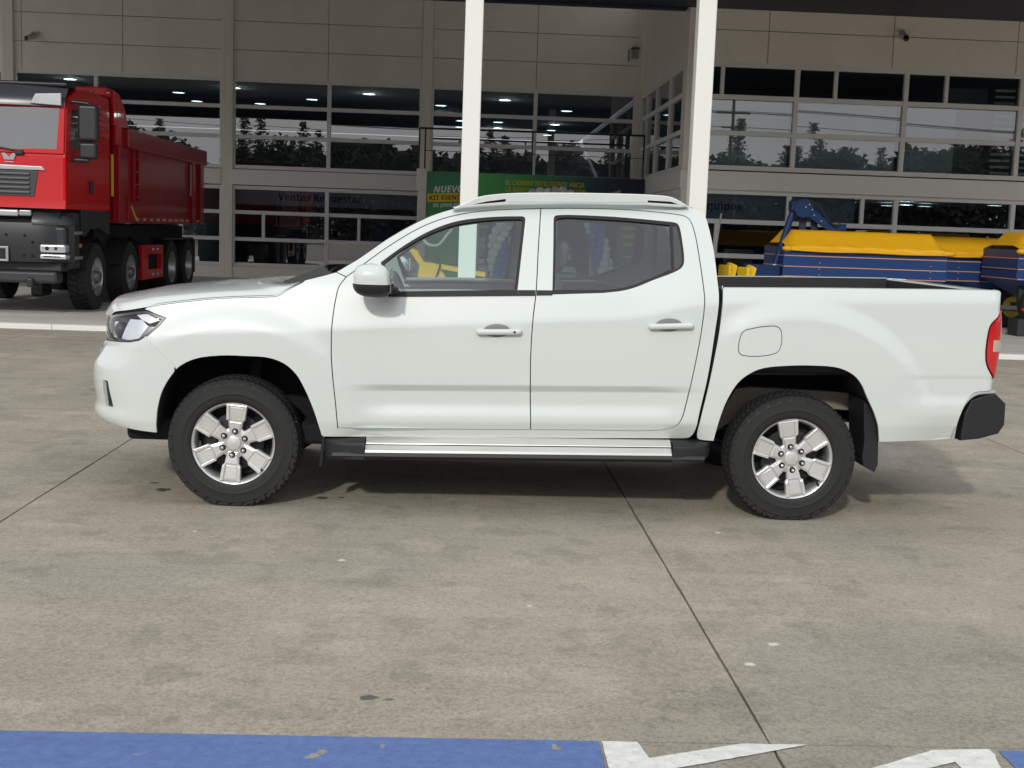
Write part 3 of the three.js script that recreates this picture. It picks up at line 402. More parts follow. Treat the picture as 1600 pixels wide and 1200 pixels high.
const rearSeam = crv([[.082, .477], [.339, .483], [.79, .493], [.868, .507], [.912, .534], [.936, .579], [.951, .643], [.970, .753], [.990, .880], [1.012, 1.041], [1.024, 1.175], [1.026, 1.246], [1.017, 1.345], [1.003, 1.475], [.989, 1.589], [.966, 1.676], [.940, 1.701], [.881, 1.713], [.677, 1.727], [.469, 1.730], [.261, 1.726], [.110, 1.720]]);
const aSeam = crv([[-.973, 1.300], [-.908, 1.351], [-.748, 1.475], [-.584, 1.581], [-.452, 1.640], [-.315, 1.677], [-.18, 1.697], [.110, 1.720]]);
const outerTop = crv([[-1.031, 1.325], [-.912, 1.402], [-.751, 1.521], [-.586, 1.621], [-.486, 1.668], [-.385, 1.702], [-.294, 1.722], [-.085, 1.743], [.095, 1.754], [.468, 1.764], [.712, 1.766], [.880, 1.762], [.957, 1.757], [1.019, 1.742], [1.051, 1.712], [1.072, 1.631], [1.091, 1.500], [1.102, 1.348], [1.108, 1.275], [1.105, 1.177], [1.091, 1.044], [1.066, .811], [1.033, .609], [1.012, .486], [.990, .455], [.961, .447]]);
const rocker = [[.961, .447], [.344, .431], [-.382, .416], [-1.082, .410]];
const bedFront = crv([[1.127, 1.325], [1.127, 1.290], [1.119, 1.133], [1.095, .938], [1.069, .756], [1.036, .564], [1.026, .480], [1.034, .452], [1.050, .445], [1.124, .443]]);
const archR = crv([[1.124, .443], [1.145, .567], [1.182, .687], [1.239, .789], [1.299, .839], [1.369, .870], [1.504, .888], [1.658, .894], [1.795, .885], [1.879, .850], [1.929, .800], [1.972, .719], [2.016, .638], [2.045, .565], [2.067, .466]]);
const tailCut = crv([[2.507, .491], [2.512, .560], [2.522, .630], [2.551, .712], [2.592, .762], [2.66, .775], [2.86, .785]]);
const tailLamp = crv([[2.90, 1.235], [2.745, 1.238], [2.700, 1.205], [2.655, 1.158], [2.641, 1.105], [2.640, .955], [2.672, .885], [2.715, .845], [2.76, .86], [2.90, .92]], 3);
const winF = join(crv([[-.786, 1.386], [-.714, 1.444], [-.617, 1.513], [-.516, 1.572], [-.382, 1.626], [-.246, 1.652], [-.11, 1.666], [.000, 1.671]]), [[.016, 1.668], [.022, 1.654], [-.005, 1.395], [-.018, 1.262], [-.018, 1.236]], [[-.709, 1.206], [-.735, 1.24], [-.772, 1.333]]);
const glsF = join(crv([[-.765, 1.384], [-.700, 1.438], [-.605, 1.504], [-.505, 1.560], [-.375, 1.610], [-.240, 1.636], [-.11, 1.650], [-.003, 1.655]]), [[.006, 1.648], [-.022, 1.395], [-.036, 1.262]], [[-.672, 1.232], [-.70, 1.255], [-.752, 1.345]]);
const winR = join([[.176, 1.242], [.176, 1.267], [.183, 1.662]], crv([[.183, 1.662], [.188, 1.676], [.200, 1.683], [.467, 1.688], [.674, 1.680], [.865, 1.668]]), crv([[.865, 1.668], [.890, 1.660], [.901, 1.640], [.914, 1.540], [.918, 1.472], [.913, 1.433], [.892, 1.406], [.729, 1.335], [.641, 1.297], [.568, 1.276], [.46, 1.260]]));
const glsR = join([[.189, 1.268], [.197, 1.655]], crv([[.197, 1.655], [.212, 1.668], [.465, 1.671], [.673, 1.664], [.846, 1.653]]), [[.846, 1.653], [.846, 1.406]], crv([[.846, 1.406], [.71, 1.345], [.63, 1.312], [.559, 1.291], [.458, 1.278]]));
const qtr = [[.862, 1.652], [.887, 1.645], [.903, 1.535], [.907, 1.470], [.902, 1.438], [.885, 1.414], [.860, 1.404]];
const beltStrip = [[-.018, 1.236], [-.018, 1.258], [.176, 1.264], [.176, 1.242]];
const fuel = crv([[1.26, 1.085], [1.364, 1.107], [1.436, 1.107], [1.458, 1.083], [1.460, .994], [1.431, .957], [1.248, .942], [1.226, .963], [1.236, 1.06], [1.26, 1.085]], 4);
const fogSlot = [[-2.312, .678], [-2.262, .678], [-2.235, .532], [-2.312, .532]];

const fender = join([[-1.951, 1.044]], lampUp.slice(2, 3), [[-2.088, 1.084]], hoodSeam.slice(hoodSeam.findIndex(p => p[0] > -2.085)), [[-1.20, 1.275], [-1.10, 1.303], [-1.031, 1.325]], seamFD, [[-.996, .462], [-1.0, .412], [-1.087, .412]], archF.slice(archSplit).reverse(), bumpSeam.slice().reverse(), [[-2.044, .945], [-1.987, .998]]);
const frontBumper = join([[S_FRONT, .60], [-2.78, .60], [-2.70, .64], [-2.64, .80], [-2.62, .884], [-2.58, .884]], lampDn.slice().reverse().slice(1, 4), [[-2.052, .930]], bumpSeam, archF.slice(0, archSplit).reverse(), crv([[-1.997, .407], [-2.108, .416], [-2.173, .424], [-2.25, .432], [-2.36, .428], [S_FRONT, .428]]));
const doorF = join(seamFD.slice().reverse(), aSeam, split, doorBotF.slice().reverse());
const doorR = join(split, rearSeam);
const cabSide = join(outerTop, rocker, [[-1.082, .410], [-1.0, .462 - .004], [-.996, .462]], doorBotF, rearSeam, aSeam.slice().reverse());
const bedSide = join([[1.127, 1.312], [1.745, 1.329], [2.29, 1.341], [2.60, 1.347], [2.90, 1.349]], [[2.90, .79]], tailCut.slice().reverse(), [[2.507, .491], [2.362, .478], [2.067, .466]], archR.slice().reverse(), bedFront.slice().reverse());
const GAP = .0028;

const pickup = thing('pickup_truck', 'white double cab pickup parked side on across the concrete yard', 'pickup truck');
const seals = [];
function wheelWell(arch, zin, mirror) {            // liner: from the arch lip inwards, closed by a wall
  const sg = mirror ? -1 : 1, A = arch.map(p => { const m = M(p[0], p[1]); return [m[0], m[1] + .012, m[2] - .012]; });
  const pos = [], idx = []; A.forEach(p => pos.push(p[0], p[1], p[2] * sg, p[0], p[1] + .02, zin * sg)); for (let i = 0; i + 1 < A.length; i++) idx.push(2 * i, 2 * i + 1, 2 * i + 2, 2 * i + 1, 2 * i + 3, 2 * i + 2);
  const g = new THREE.BufferGeometry(); g.setAttribute('position', new THREE.BufferAttribute(new Float32Array(pos), 3)); g.setIndex(idx); g.computeVertexNormals();
  const wl = new THREE.ShapeGeometry(new THREE.Shape(A.map(p => new THREE.Vector2(p[0], p[1] + .02)))).translate(0, 0, zin * sg); return merge([g, wl]);
}
const lampGlass = phy(.95, .96, .97, 0, { transmission: 1, thickness: 0, ior: 1.5 }), redLens = phy(.55, .012, .016, .12, { clearcoat: 1, clearcoatRoughness: .04 }), redDeep = phy(.30, .006, .012, .12, { clearcoat: 1, clearcoatRoughness: .04 }), reverseLens = phy(.52, .46, .38, .15, { clearcoat: 1 });
for (const mirror of [false, true]) {
  const sg = mirror ? -1 : 1, o = { mirror };
  part('front_fender', sheet(inset(fender, GAP), o), paint, pickup);
  const dF = part('front_door', sheet(inset(doorF, GAP), { ...o, holes: [winF] }), paint, pickup);
  const dR = part('rear_door', sheet(inset(doorR, GAP), { ...o, holes: [winR] }), paint, pickup);
  part('cab_side', sheet(inset(cabSide, GAP), o), paint, pickup);
  const bedP = inset(bedSide, GAP), lampHole = tailLamp.map(p => [Math.min(p[0], 2.9), p[1]]);
  // bed side is cut round the tail lamp (open to the rear)
  const bo = ccw(bedSide); const cutBed = join(bo.filter(p => p[0] < 2.895), []);
  const bedPoly = join([[1.127, 1.312], [1.745, 1.329], [2.29, 1.341], [2.60, 1.347], [2.90, 1.349], [2.90, 1.243]], tailLamp, [[2.90, .91], [2.90, .79]], tailCut.slice().reverse(), [[2.507, .491], [2.362, .478], [2.067, .466]], archR.slice().reverse(), bedFront.slice().reverse());
  const bs = part('bed_side', sheet(inset(bedPoly, GAP), mirror ? o : { ...o, holes: [inset(fuel, -.0022)] }), paint, pickup);
  if (!mirror) part('fuel_door', sheet(inset(fuel, .0022), { off: .0005, edge: .012 }), paint, bs);
  // tail lamp
  const lp = inset(tailLamp, .004), tl = part('tail_lamp', sheet(lp, { ...o, off: .006, edge: .03, cell: .015 }), redDeep, pickup, 'red tail lamp with white reversing light');
  part('brake_lens', sheet(clip(clip(lp, 1, 1.085, false), 1, 1.145, true).length > 2 ? clip(clip(inset(lp, .012), 1, 1.075, true), 1, 1.14, false) : lp, { ...o, off: .009, edge: .006, cell: .015 }), redLens, tl);
  part('brake_lens', sheet(clip(clip(inset(lp, .012), 1, .90, true), 1, .98, false), { ...o, off: .009, edge: .006, cell: .015 }), redLens, tl);
  part('reversing_lens', sheet([[2.672, 1.005], [2.86, 1.005], [2.86, 1.066], [2.672, 1.070]], { ...o, off: .0095, edge: .006, cell: .015 }), reverseLens, tl);
  // front end
  part('front_bumper', sheet(inset(frontBumper, .0004), { ...o, cell: .016, holes: [fogSlot] }), paint, pickup);
  part('fog_slot', sheet(inset(fogSlot, -.004), { ...o, off: -.018, edge: 0 }), blackPlastic, pickup);
  const hl = part('headlight', sheet(inset(headOutline, .004), { ...o, off: .0, edge: .03, cell: .018 }), lampGlass, pickup, 'clear headlight with chrome reflector');
  part('housing', sheet(headOutline, { ...o, off: -.055, edge: 0, cell: .03 }), std(.05, .05, .055, .35), hl);
  part('bezel', sheet(inset(headOutline, .001), { ...o, holes: [inset(headOutline, .013)], off: -.004, edge: .05, cell: .03 }), std(.03, .03, .035, .3), hl);
  part('reflector', sheet([[-2.40, .915], [-2.32, .912], [-2.345, 1.015], [-2.43, 1.005]], { ...o, off: -.030, edge: .02 }), chrome, hl);
  part('reflector', sheet([[-2.255, .918], [-2.145, .914], [-2.085, .945], [-2.045, .995], [-2.10, 1.035], [-2.20, 1.035], [-2.225, .985]], { ...o, off: -.028, edge: .02 }), std(.82, .83, .84, .22, .85), hl);
  part('light_bar', sheet([[-2.14, 1.058], [-2.068, 1.066], [-1.985, 1.035], [-2.045, 1.015], [-2.10, 1.035]], { ...o, off: -.016, edge: .012 }), std(.80, .81, .82, .3), hl);
  part('indicator_lens', sheet([[-2.095, .938], [-2.055, .998], [-2.005, 1.000], [-2.062, .938]], { ...o, off: -.018, edge: .012 }), std(.20, .20, .21, .25, .4), hl);
  part('projector', new THREE.SphereGeometry(.042, 20, 14).translate(...(() => { const m = M(-2.29, .962); return [m[0] + .03, m[1], (m[2] - .035) * sg]; })()), gunmetal, hl);
  part('grille', sheet([[S_FRONT, .61], [-2.77, .61], [-2.70, .65], [-2.64, .80], [-2.625, .88], [-2.60, .90], [-2.60, 1.01], [S_FRONT, 1.02]], { ...o, off: -.02, edge: 0 }), std(.02, .02, .022, .4), pickup);
  for (let k = 0; k < 5; k++) part('grille_bar', sheet([[S_FRONT, .70 + k * .062], [-2.63 - (k < 2 ? .03 : 0), .70 + k * .062], [-2.625 - (k < 2 ? .03 : 0), .722 + k * .062], [S_FRONT, .722 + k * .062]], { ...o, off: .004, edge: .02 }), chrome, pickup);
  // windows
  part('window_trim', sheet(winF, { ...o, holes: [glsF], off: -.003, edge: .02, cell: .05 }), rubber, dF);
  part('window_glass', sheet(inset(glsF, -.003), { ...o, off: -.012, edge: 0, cell: .04 }), carGlass, dF);
  part('belt_moulding', sheet([[-.735, 1.199], [-.735, 1.210], [-.5, 1.2195], [.0795, 1.2435], [.0795, 1.232], [-.5, 1.208]], { ...o, off: .006, edge: .015, cell: .04 }), rubber, dF);
  part('belt_moulding', sheet([[-.0175, 1.2365], [-.0175, 1.259], [.081, 1.262], [.080, 1.243]], { ...o, off: .004, edge: .015, cell: .04 }), rubber, dF);
  part('window_trim', sheet(winR, { ...o, holes: [glsR, inset(qtr, -.001)], off: -.003, edge: .02, cell: .05 }), rubber, dR);
  part('window_glass', sheet(inset(glsR, -.003), { ...o, off: -.012, edge: 0, cell: .04 }), tintGlass, dR);
  part('quarter_panel', sheet(qtr, { ...o, off: -.006, edge: .01, cell: .04 }), std(.06, .065, .07, .25), dR);
  part('belt_moulding', sheet([[.089, 1.2335], [.089, 1.262], [.176, 1.264], [.176, 1.237]], { ...o, off: .004, edge: .015, cell: .04 }), rubber, dR);
  part('seam_filler', strip([[-2.06, .937], ...bumpSeam, [-1.886, .782]], .010, -.0022, mirror), paint, pickup);
  // seam seals, liners
  for (const l of [seamFD, aSeam, split, rearSeam, doorBotF, hoodSeam, bumpSeam]) if (l !== bumpSeam) seals.push(strip(l, .012, -.012, mirror));
  seals.push(sheet([[-1.0, .47], [1.0, .50], [1.0, 1.14], [-.5, 1.15], [-1.0, 1.14]], { mirror, off: -.055, edge: 0, cell: .1 }));
  seals.push(sheet([[1.0, .47], [1.14, .47], [1.14, 1.25], [1.08, 1.25], [1.03, .8]], { mirror, off: -.05, edge: 0, cell: .06 }));
  seals.push(sheet([[S_FRONT, .44], [-2.0, .44], [-2.0, .90], [S_FRONT, .90]], { mirror, off: -.045, edge: 0, cell: .08 }));
  part('wheel_liner', wheelWell(archF, .50, mirror), darkLiner, pickup); part('wheel_liner', wheelWell(archR, .40, mirror), darkLiner, pickup);
  // handles
  for (const [x0, y0, ang, hp, key] of [[-.115, 1.029, .035, dF, 1], [.842, 1.091, .055, dR, 0]]) {
    const z = flank(x0, y0), g = new THREE.Group(); g.name = 'door_handle'; hp.add(g);
    const T = q => q.rotateZ(ang).translate(x0, y0, (z + .022)).scale(1, 1, sg);
    const body = new THREE.CapsuleGeometry(.0165, .215, 6, 14).rotateZ(Math.PI / 2).scale(1, 1.0, .85);
    part('grip', T(mirror ? toOut(body) : body), paint, g);
    const cup = new THREE.SphereGeometry(1, 28, 12, 0, Math.PI * 2, 0, Math.PI / 2).rotateX(Math.PI / 2).scale(.075, .037, .004).translate(-.012, .006, -.0205);
    part('recess', T(cup), std(.20, .21, .205, .5), g);
    for (const q of [-1, 1]) part('mount', T(new THREE.SphereGeometry(.02, 14, 10).scale(1.2, .9, 1).translate(q * .105, 0, -.012)), paint, g);
    if (key && !mirror) part('key_lock', T(new THREE.CylinderGeometry(.0065, .0065, .006, 14).rotateX(Math.PI / 2).translate(.085, .0, .014)), blackPlastic, g);
  }
  // mirror
  const mg = new THREE.Group(); mg.name = 'side_mirror'; dF.add(mg);
  const shell = (y0, y1, grow) => grid(36, 14, (u, v) => { const a = u * Math.PI * 2, t = y0 + (y1 - y0) * v, h = t * 2 - 1, e = Math.pow(Math.max(0, 1 - Math.pow(Math.abs(h), 3.2)), 1 / 2.4), c = Math.cos(a), s = Math.sin(a), q = Math.pow(Math.pow(Math.abs(c), 2.8) + Math.pow(Math.abs(s), 2.8), -1 / 2.8); return [-.805 + (.098 + grow) * q * c * e - .012 * h + (c < 0 ? -.02 * (1 - t) * e : 0), 1.295 + .092 * h, (1.055 + .105 * q * s * e) * sg]; }, !mirror ? true : false);
  part('mirror_cap', shell(.40, 1, 0), paint, mg); part('mirror_base', shell(0, .40, .004), blackPlastic, mg);
  part('mirror_glass', rbox(-.712, -.707, 1.235, 1.365, sg > 0 ? .975 : -1.135, sg > 0 ? 1.135 : -.975, .002, 1), chrome, mg);
  part('mirror_arm', rbox(-.80, -.68, 1.222, 1.256, sg > 0 ? .875 : -1.0, sg > 0 ? 1.0 : -.875, .014, 2), blackPlastic, mg);
  part('mirror_sail', sheet([[-.735, 1.212], [-.665, 1.216], [-.70, 1.255], [-.752, 1.335], [-.768, 1.325]], { ...o, off: .004, edge: .02 }), blackPlastic, mg);
  // roof rail
  const railOut = join(crv([[-.395, 1.700], [-.317, 1.739], [-.252, 1.770], [-.113, 1.794], [.092, 1.807], [.463, 1.817], [.74, 1.818], [.848, 1.810], [.90, 1.790], [.955, 1.757]]), [[.90, 1.752], [.709, 1.757], [.3, 1.750], [-.086, 1.731], [-.302, 1.709]]);
  const railHoles = [[[-.296, 1.7235], [-.2, 1.753], [-.089, 1.771], [-.089, 1.7435]], [[.711, 1.7675], [.711, 1.7915], [.85, 1.789], [.903, 1.7665]]];
  const rl = part('roof_rail', prism(railOut, .628, .672, .006, railHoles).translate(0, 0, 0), paint, pickup); if (mirror) { rl.geometry.scale(1, 1, -1); flipWind(rl.geometry); }
  for (const h of railHoles) part('rail_foot', prism(inset(h, -.002), sg > 0 ? .634 : -.652, sg > 0 ? .652 : -.634), blackPlastic, rl);
  part('rail_groove', prism([[-.084, 1.7475], [.709, 1.7725], [.709, 1.7755], [-.084, 1.7505]], sg > 0 ? .668 : -.6735, sg > 0 ? .6735 : -.668), std(.5, .51, .51, .5), rl);
  // side step
  const st = new THREE.Group(); st.name = 'side_step'; pickup.add(st);
  const prof = sg > 0 ? [[-.84, .418], [-.90, .420], [-.915, .412], [-.945, .384], [-.950, .382], [-.953, .376], [-.985, .348], [-.985, .334], [-.84, .334]] : null;
  const stepPrism = (pts, a, b) => { const g = prismX(pts, a, b, 0); return g; };
  const P0 = [[-.84, .412], [-.905, .412], [-.945, .384], [-.948, .376], [-.983, .351], [-.986, .338], [-.84, .338]], P1 = [[-.82, .336], [-.985, .336], [-.992, .318], [-.97, .298], [-.82, .298]];
  const up = g => { const p = g.attributes.position; for (let i = 0; i < p.count; i++) { p.setY(i, p.getY(i) + .0165 * (p.getX(i) + .84)); if (mirror) p.setZ(i, -p.getZ(i)); } if (mirror) flipWind(g); g.computeVertexNormals(); return g; };
  part('tread_plate', up(stepPrism(P0, -.838, .875)), std(.78, .77, .74, .30, .75), st);
  part('groove', up(prismX([[-.946, .3805], [-.9497, .378], [-.9497, .3745], [-.946, .3745]], -.837, .874, 0)), gunmetal, st);
  part('under_rail', up(stepPrism(P1, -1.02, 1.06)), blackPlastic, st);
  for (const q of [0, 1]) { const L = q ? .24 : .25, X = q ? .878 : -.841, d = q ? 1 : -1; part('end_cap', up(grid(14, 14, (u, v) => { const t = u, w = Math.sqrt(Math.max(0, 1 - Math.pow(t, 3))); const a = v * Math.PI * 1.0; const zz = .84 + .148 * w * Math.min(1, 1.25 * Math.sin(Math.min(a, Math.PI / 2))), yy = a < Math.PI / 2 ? .414 - .06 * (v * 2) ** 2 * w - .006 * t : .354 - .056 * (v * 2 - 1) * w; return [X + d * L * t, yy, zz]; }, q ? false : true)), blackPlastic, st); }
  for (const x of [-.7, 0, .7]) part('bracket', up(box(x - .03, x + .03, .36, .40, .60, .86)), blackPlastic, st);
  // mud flaps
  const mf = prismX([[-.70, .62], [-.885, .56], [-.905, .42], [-.885, .235], [-.72, .23]], -.008, .008, 0); mf.rotateZ(-.10).translate(-1.118, 0, 0); if (mirror) { mf.scale(1, 1, -1); flipWind(mf); } part('mud_flap', mf, blackPlastic, pickup);
  const mr = prism([[1.995, .46], [1.975, .70], [2.02, .66], [2.055, .60], [2.075, .52], [2.085, .33], [2.068, .284], [2.0, .318], [1.99, .36]], .60, .885, .006); if (mirror) { mr.scale(1, 1, -1); flipWind(mr); } part('mud_flap', mr, blackPlastic, pickup);
}
function flipWind(g) { if (g.index) { const a = g.index.array; for (let i = 0; i < a.length; i += 3) { const t = a[i]; a[i] = a[i + 1]; a[i + 1] = t; } } else for (const k of ['position', 'normal', 'uv']) { const b = g.attributes[k]; if (!b) continue; const n = b.itemSize, a = b.array; for (let i = 0; i < b.count; i += 3) for (let c = 0; c < n; c++) { const t = a[i * n + c]; a[i * n + c] = a[(i + 1) * n + c]; a[(i + 1) * n + c] = t; } } if (g.attributes.normal) g.computeVertexNormals(); return g; }
function toOut(g) { return g; }
part('seam_seal', seals, darkLiner, pickup);
// bonnet
const hoodEdge = t => { const k = t * (hoodSeam.length - 1), i = Math.min(hoodSeam.length - 2, Math.floor(k)), f = k - i; const p = [hoodSeam[i][0] + f * (hoodSeam[i + 1][0] - hoodSeam[i][0]), hoodSeam[i][1] + f * (hoodSeam[i + 1][1] - hoodSeam[i][1])]; return M(p[0], p[1]); };
const noseX = -2.50;
part('bonnet', grid(60, 60, (u, v) => {
  const e = hoodEdge(.001 + .998 * v), side = u * 2 - 1, a = Math.abs(side), rear = sst(.82, 1, v);
  const xc = lin([[0, noseX], [1, -1.36]], v), b = 1 - a * a * a, x = e[0] + (xc - e[0]) * (1 - Math.pow(a, 2.2));
  const lift = .052 * (1 - Math.pow(a, 14)) * (1 - .8 * Math.pow(Math.max(0, 1 - v / .09), 2)) + .030 * (1 - a * a) * Math.min(1, v * 3);
  const dip = -.030 * (1 - sst(.0, .10, v)) * (1 - a * .2);
  const yc = lin([[0, 1.035], [.10, 1.085], [.3, 1.125], [.6, 1.165], [.8, 1.190], [1, 1.205]], v), y = e[1] * Math.pow(a, 3) + yc * (1 - Math.pow(a, 3)) + lift * .62 * (1 - rear * .5) + dip;
  return [x + (a > .97 ? 0 : 0), y, e[2] * side * (1 - .003)];
}, true), paint, pickup);
part('cowl', grid(20, 6, (u, v) => { const s = u * 2 - 1; return [-1.30 + .25 * v - .12 * (1 - s * s), 1.215 + .10 * v + .02 * (1 - s * s), s * (.80 - .02 * v)]; }, true), blackPlastic, pickup);
for (const q of [0, 1]) part('wiper', tube([[-1.16, 1.285, .62 - q * .65], [-1.17, 1.30, .4 - q * .65], [-1.17, 1.315, .05 - q * .6]], .009, 20, 6), blackPlastic, pickup);
// windscreen, roof, back of the cab
const topPt = t => { const i0 = outerTop.findIndex(p => p[0] > -1.029), i1 = outerTop.findIndex(p => p[0] > -.30); const k = i0 + t * (i1 - i0), i = Math.floor(k), f = k - i, a = outerTop[i], b = outerTop[Math.min(i + 1, outerTop.length - 1)]; return M(a[0] + f * (b[0] - a[0]), a[1] + f * (b[1] - a[1])); };
part('windscreen', grid(30, 24, (u, v) => { const e = topPt(v * .92), s = u * 2 - 1, b = 1 - s * s; return [e[0] - .045 * b + .012, e[1] - .012 + .012 * b, (e[2] - .02) * s]; }, true), carGlass, pickup);
const roofPt = t => { const a = -.36 + t * 1.36, y = lin(outerTop.filter(p => p[0] > -.5 && p[1] > 1.66), a); return M(a, y); };
part('roof', grid(36, 40, (u, v) => { const e = roofPt(v), s = u * 2 - 1, b = 1 - Math.pow(Math.abs(s), 2.4); return [e[0] - .042 * (1 - s * s) * (v < .3 ? 1 - v / .3 : 0), e[1] - .004 + .035 * b * Math.min(1, .45 + v * 2) , (e[2] - .004) * s]; }, true), paint, pickup);
const backPt = t => { const P = outerTop.filter(p => p[0] > 1.0 && p[1] > 1.2 && p[1] < 1.745), k = t * (P.length - 1), i = Math.min(P.length - 2, Math.floor(k)), f = k - i; return M(P[i][0] + f * (P[i + 1][0] - P[i][0]), P[i][1] + f * (P[i + 1][1] - P[i][1])); };
part('cab_back', grid(24, 24, (u, v) => { const e = backPt(v), s = u * 2 - 1; return [e[0] + .025 * (1 - s ** 4) - .004, e[1] + .012 * (1 - v) * (1 - s * s), (e[2] - .004) * s]; }, true), paint, pickup);
part('rear_window', grid(12, 8, (u, v) => { const y = 1.63 - v * .27, s = u * 2 - 1; return [1.105 + .02 * v + .014 * (1 - s ** 4), y, .55 * s]; }, true), tintGlass, pickup);
// bed: liner, rails, tailgate
const railY = x => lin([[1.127, 1.312], [1.745, 1.329], [2.29, 1.341], [2.75, 1.349]], x);
const bedG = []; for (const s of [1, -1]) {
  part('bed_rail', grid(30, 6, (u, v) => { const x = 1.14 + u * 1.52, z = flank(x, railY(x)); const q = v; return [x, railY(x) - .004 + .006 * Math.sin(q * Math.PI), (z - .004 - q * .085) * s]; }, s > 0), paint, pickup);
  bedG.push(grid(30, 8, (u, v) => { const x = 1.15 + u * 1.50, z = flank(x, railY(x)) - .088 - .02 * v; return [x, railY(x) - .003 - v * .5, z * s]; }, s < 0));
}
bedG.push(grid(4, 4, (u, v) => [1.16, 1.30 - v * .48, (u * 2 - 1) * .80], false), grid(4, 4, (u, v) => [1.16 + u * 1.50, .83, (v * 2 - 1) * .80], true), grid(4, 4, (u, v) => [2.645, 1.335 - v * .5, (u * 2 - 1) * .80], true));
for (const s of [-1, 1]) bedG.push(rbox(1.30, 1.88, .83, 1.02, s > 0 ? .58 : -.80, s > 0 ? .80 : -.58, .03, 2));
part('bed_liner', bedG, std(.014, .014, .016, .6), pickup);
part('tailgate', rbox(2.66, 2.765, .80, 1.343, -.79, .79, .02, 3), paint, pickup); part('tailgate_handle', rbox(2.762, 2.79, 1.16, 1.22, -.12, .12, .01, 2), blackPlastic, pickup);
part('bed_headboard', rbox(1.145, 1.158, .6, 1.305, -.80, .80, .004, 1), blackPlastic, pickup);
// rear bumper
const rb = [[2.545, .486], [2.652, .499], [2.762, .532], [2.793, .585], [2.790, .707], [2.725, .764], [2.64, .742], [2.59, .722], [2.556, .640], [2.548, .56]];
part('rear_bumper', prism(rb, -.905, .905, .008), blackPlastic, pickup, 'black plastic rear bumper'); part('bumper_step', rbox(2.60, 2.80, .742, .775, -.42, .42, .008, 1), blackPlastic, pickup);
for (const s of [1, -1]) part('bumper_trim', tube([[2.506, .49, .885 * s], [2.512, .60, .905 * s], [2.545, .70, .915 * s], [2.60, .755, .915 * s], [2.72, .772, .90 * s]], .010, 30, 6), std(.40, .41, .41, .5), pickup);
// chassis
const chassisMat = std(.24, .215, .175, .8), under = std(.02, .02, .02, .8);
for (const s of [1, -1]) { part('frame_rail', prism([[-2.1, .48], [-1.2, .40], [1.0, .42], [1.256, .59], [1.32, .70], [1.42, .712], [1.90, .700], [2.45, .66], [2.45, .57], [1.88, .595], [1.45, .60], [1.10, .36], [-1.1, .30], [-2.1, .38]], s > 0 ? .47 : -.53, s > 0 ? .53 : -.47, .004), chassisMat, pickup); part('leaf_spring', tube([[1.0, .44, .52 * s], [1.30, .33, .52 * s], [1.5775, .29, .52 * s], [1.9, .37, .52 * s], [2.2, .52, .52 * s]], .022, 24, 6), under, pickup); part('shock_absorber', rod([1.72, .30, .45 * s], [1.60, .70, .42 * s], .03), under, pickup); part('shock_absorber', rod([-1.55, .33, .60 * s], [-1.50, .80, .56 * s], .045), under, pickup); part('control_arm', rod([-1.5775, .34, .68 * s], [-1.45, .36, .35 * s], .035), under, pickup); }
part('floor_pan', [rbox(-2.2, 1.1, .34, .46, -.80, .80, .03, 1), rbox(2.1, 2.5, .50, .60, -.78, .78, .02, 1), rbox(-.4, .9, .27, .36, -.45, .3, .04, 1)], darkLiner, pickup);
part('axle', [rod([1.5775, .355, -.70], [1.5775, .355, .70], .045, .045, 14), new THREE.SphereGeometry(.14, 18, 12).translate(1.5775, .355, .05)], under, pickup);
part('exhaust', tube([[-.5, .30, -.35], [.8, .30, -.38], [1.3, .42, -.4], [2.1, .45, -.45], [2.55, .45, -.5]], .032, 40, 8), chassisMat, pickup);
for (const s of [1, -1]) part('skid_bracket', prism([[-2.07, .42], [-1.98, .42], [-2.02, .372], [-2.04, .345]], s > 0 ? .70 : -.76, s > 0 ? .76 : -.70, .004), chassisMat, pickup);
// wheels
const tyreR = .372, WY = .3545;
const flatten = g => { const p = g.attributes.position; for (let i = 0; i < p.count; i++) { const y = p.getY(i), lim = -WY + .0008; if (y < lim) p.setY(i, lim); const low = Math.max(0, (-y - .22) / .14); if (low > 0) { const z = p.getZ(i); p.setZ(i, z + Math.sign(z) * .006 * Math.min(1, low)); } } return g; };
const tyreGeo = (() => { const P = [[.226, -.098], [.232, -.112], [.262, -.121], [.30, -.123], [.333, -.119], [.354, -.108], [.3635, -.096], [.3655, -.06], [.367, 0], [.3655, .06], [.3635, .096], [.354, .108], [.333, .119], [.331, .1215], [.327, .1218], [.325, .1198], [.30, .1225], [.285, .1225], [.284, .1245], [.278, .1245], [.277, .122], [.262, .121], [.248, .1195], [.247, .1175], [.232, .112], [.226, .098]]; return flatten(lathe(P, 96).rotateX(Math.PI / 2)); })();
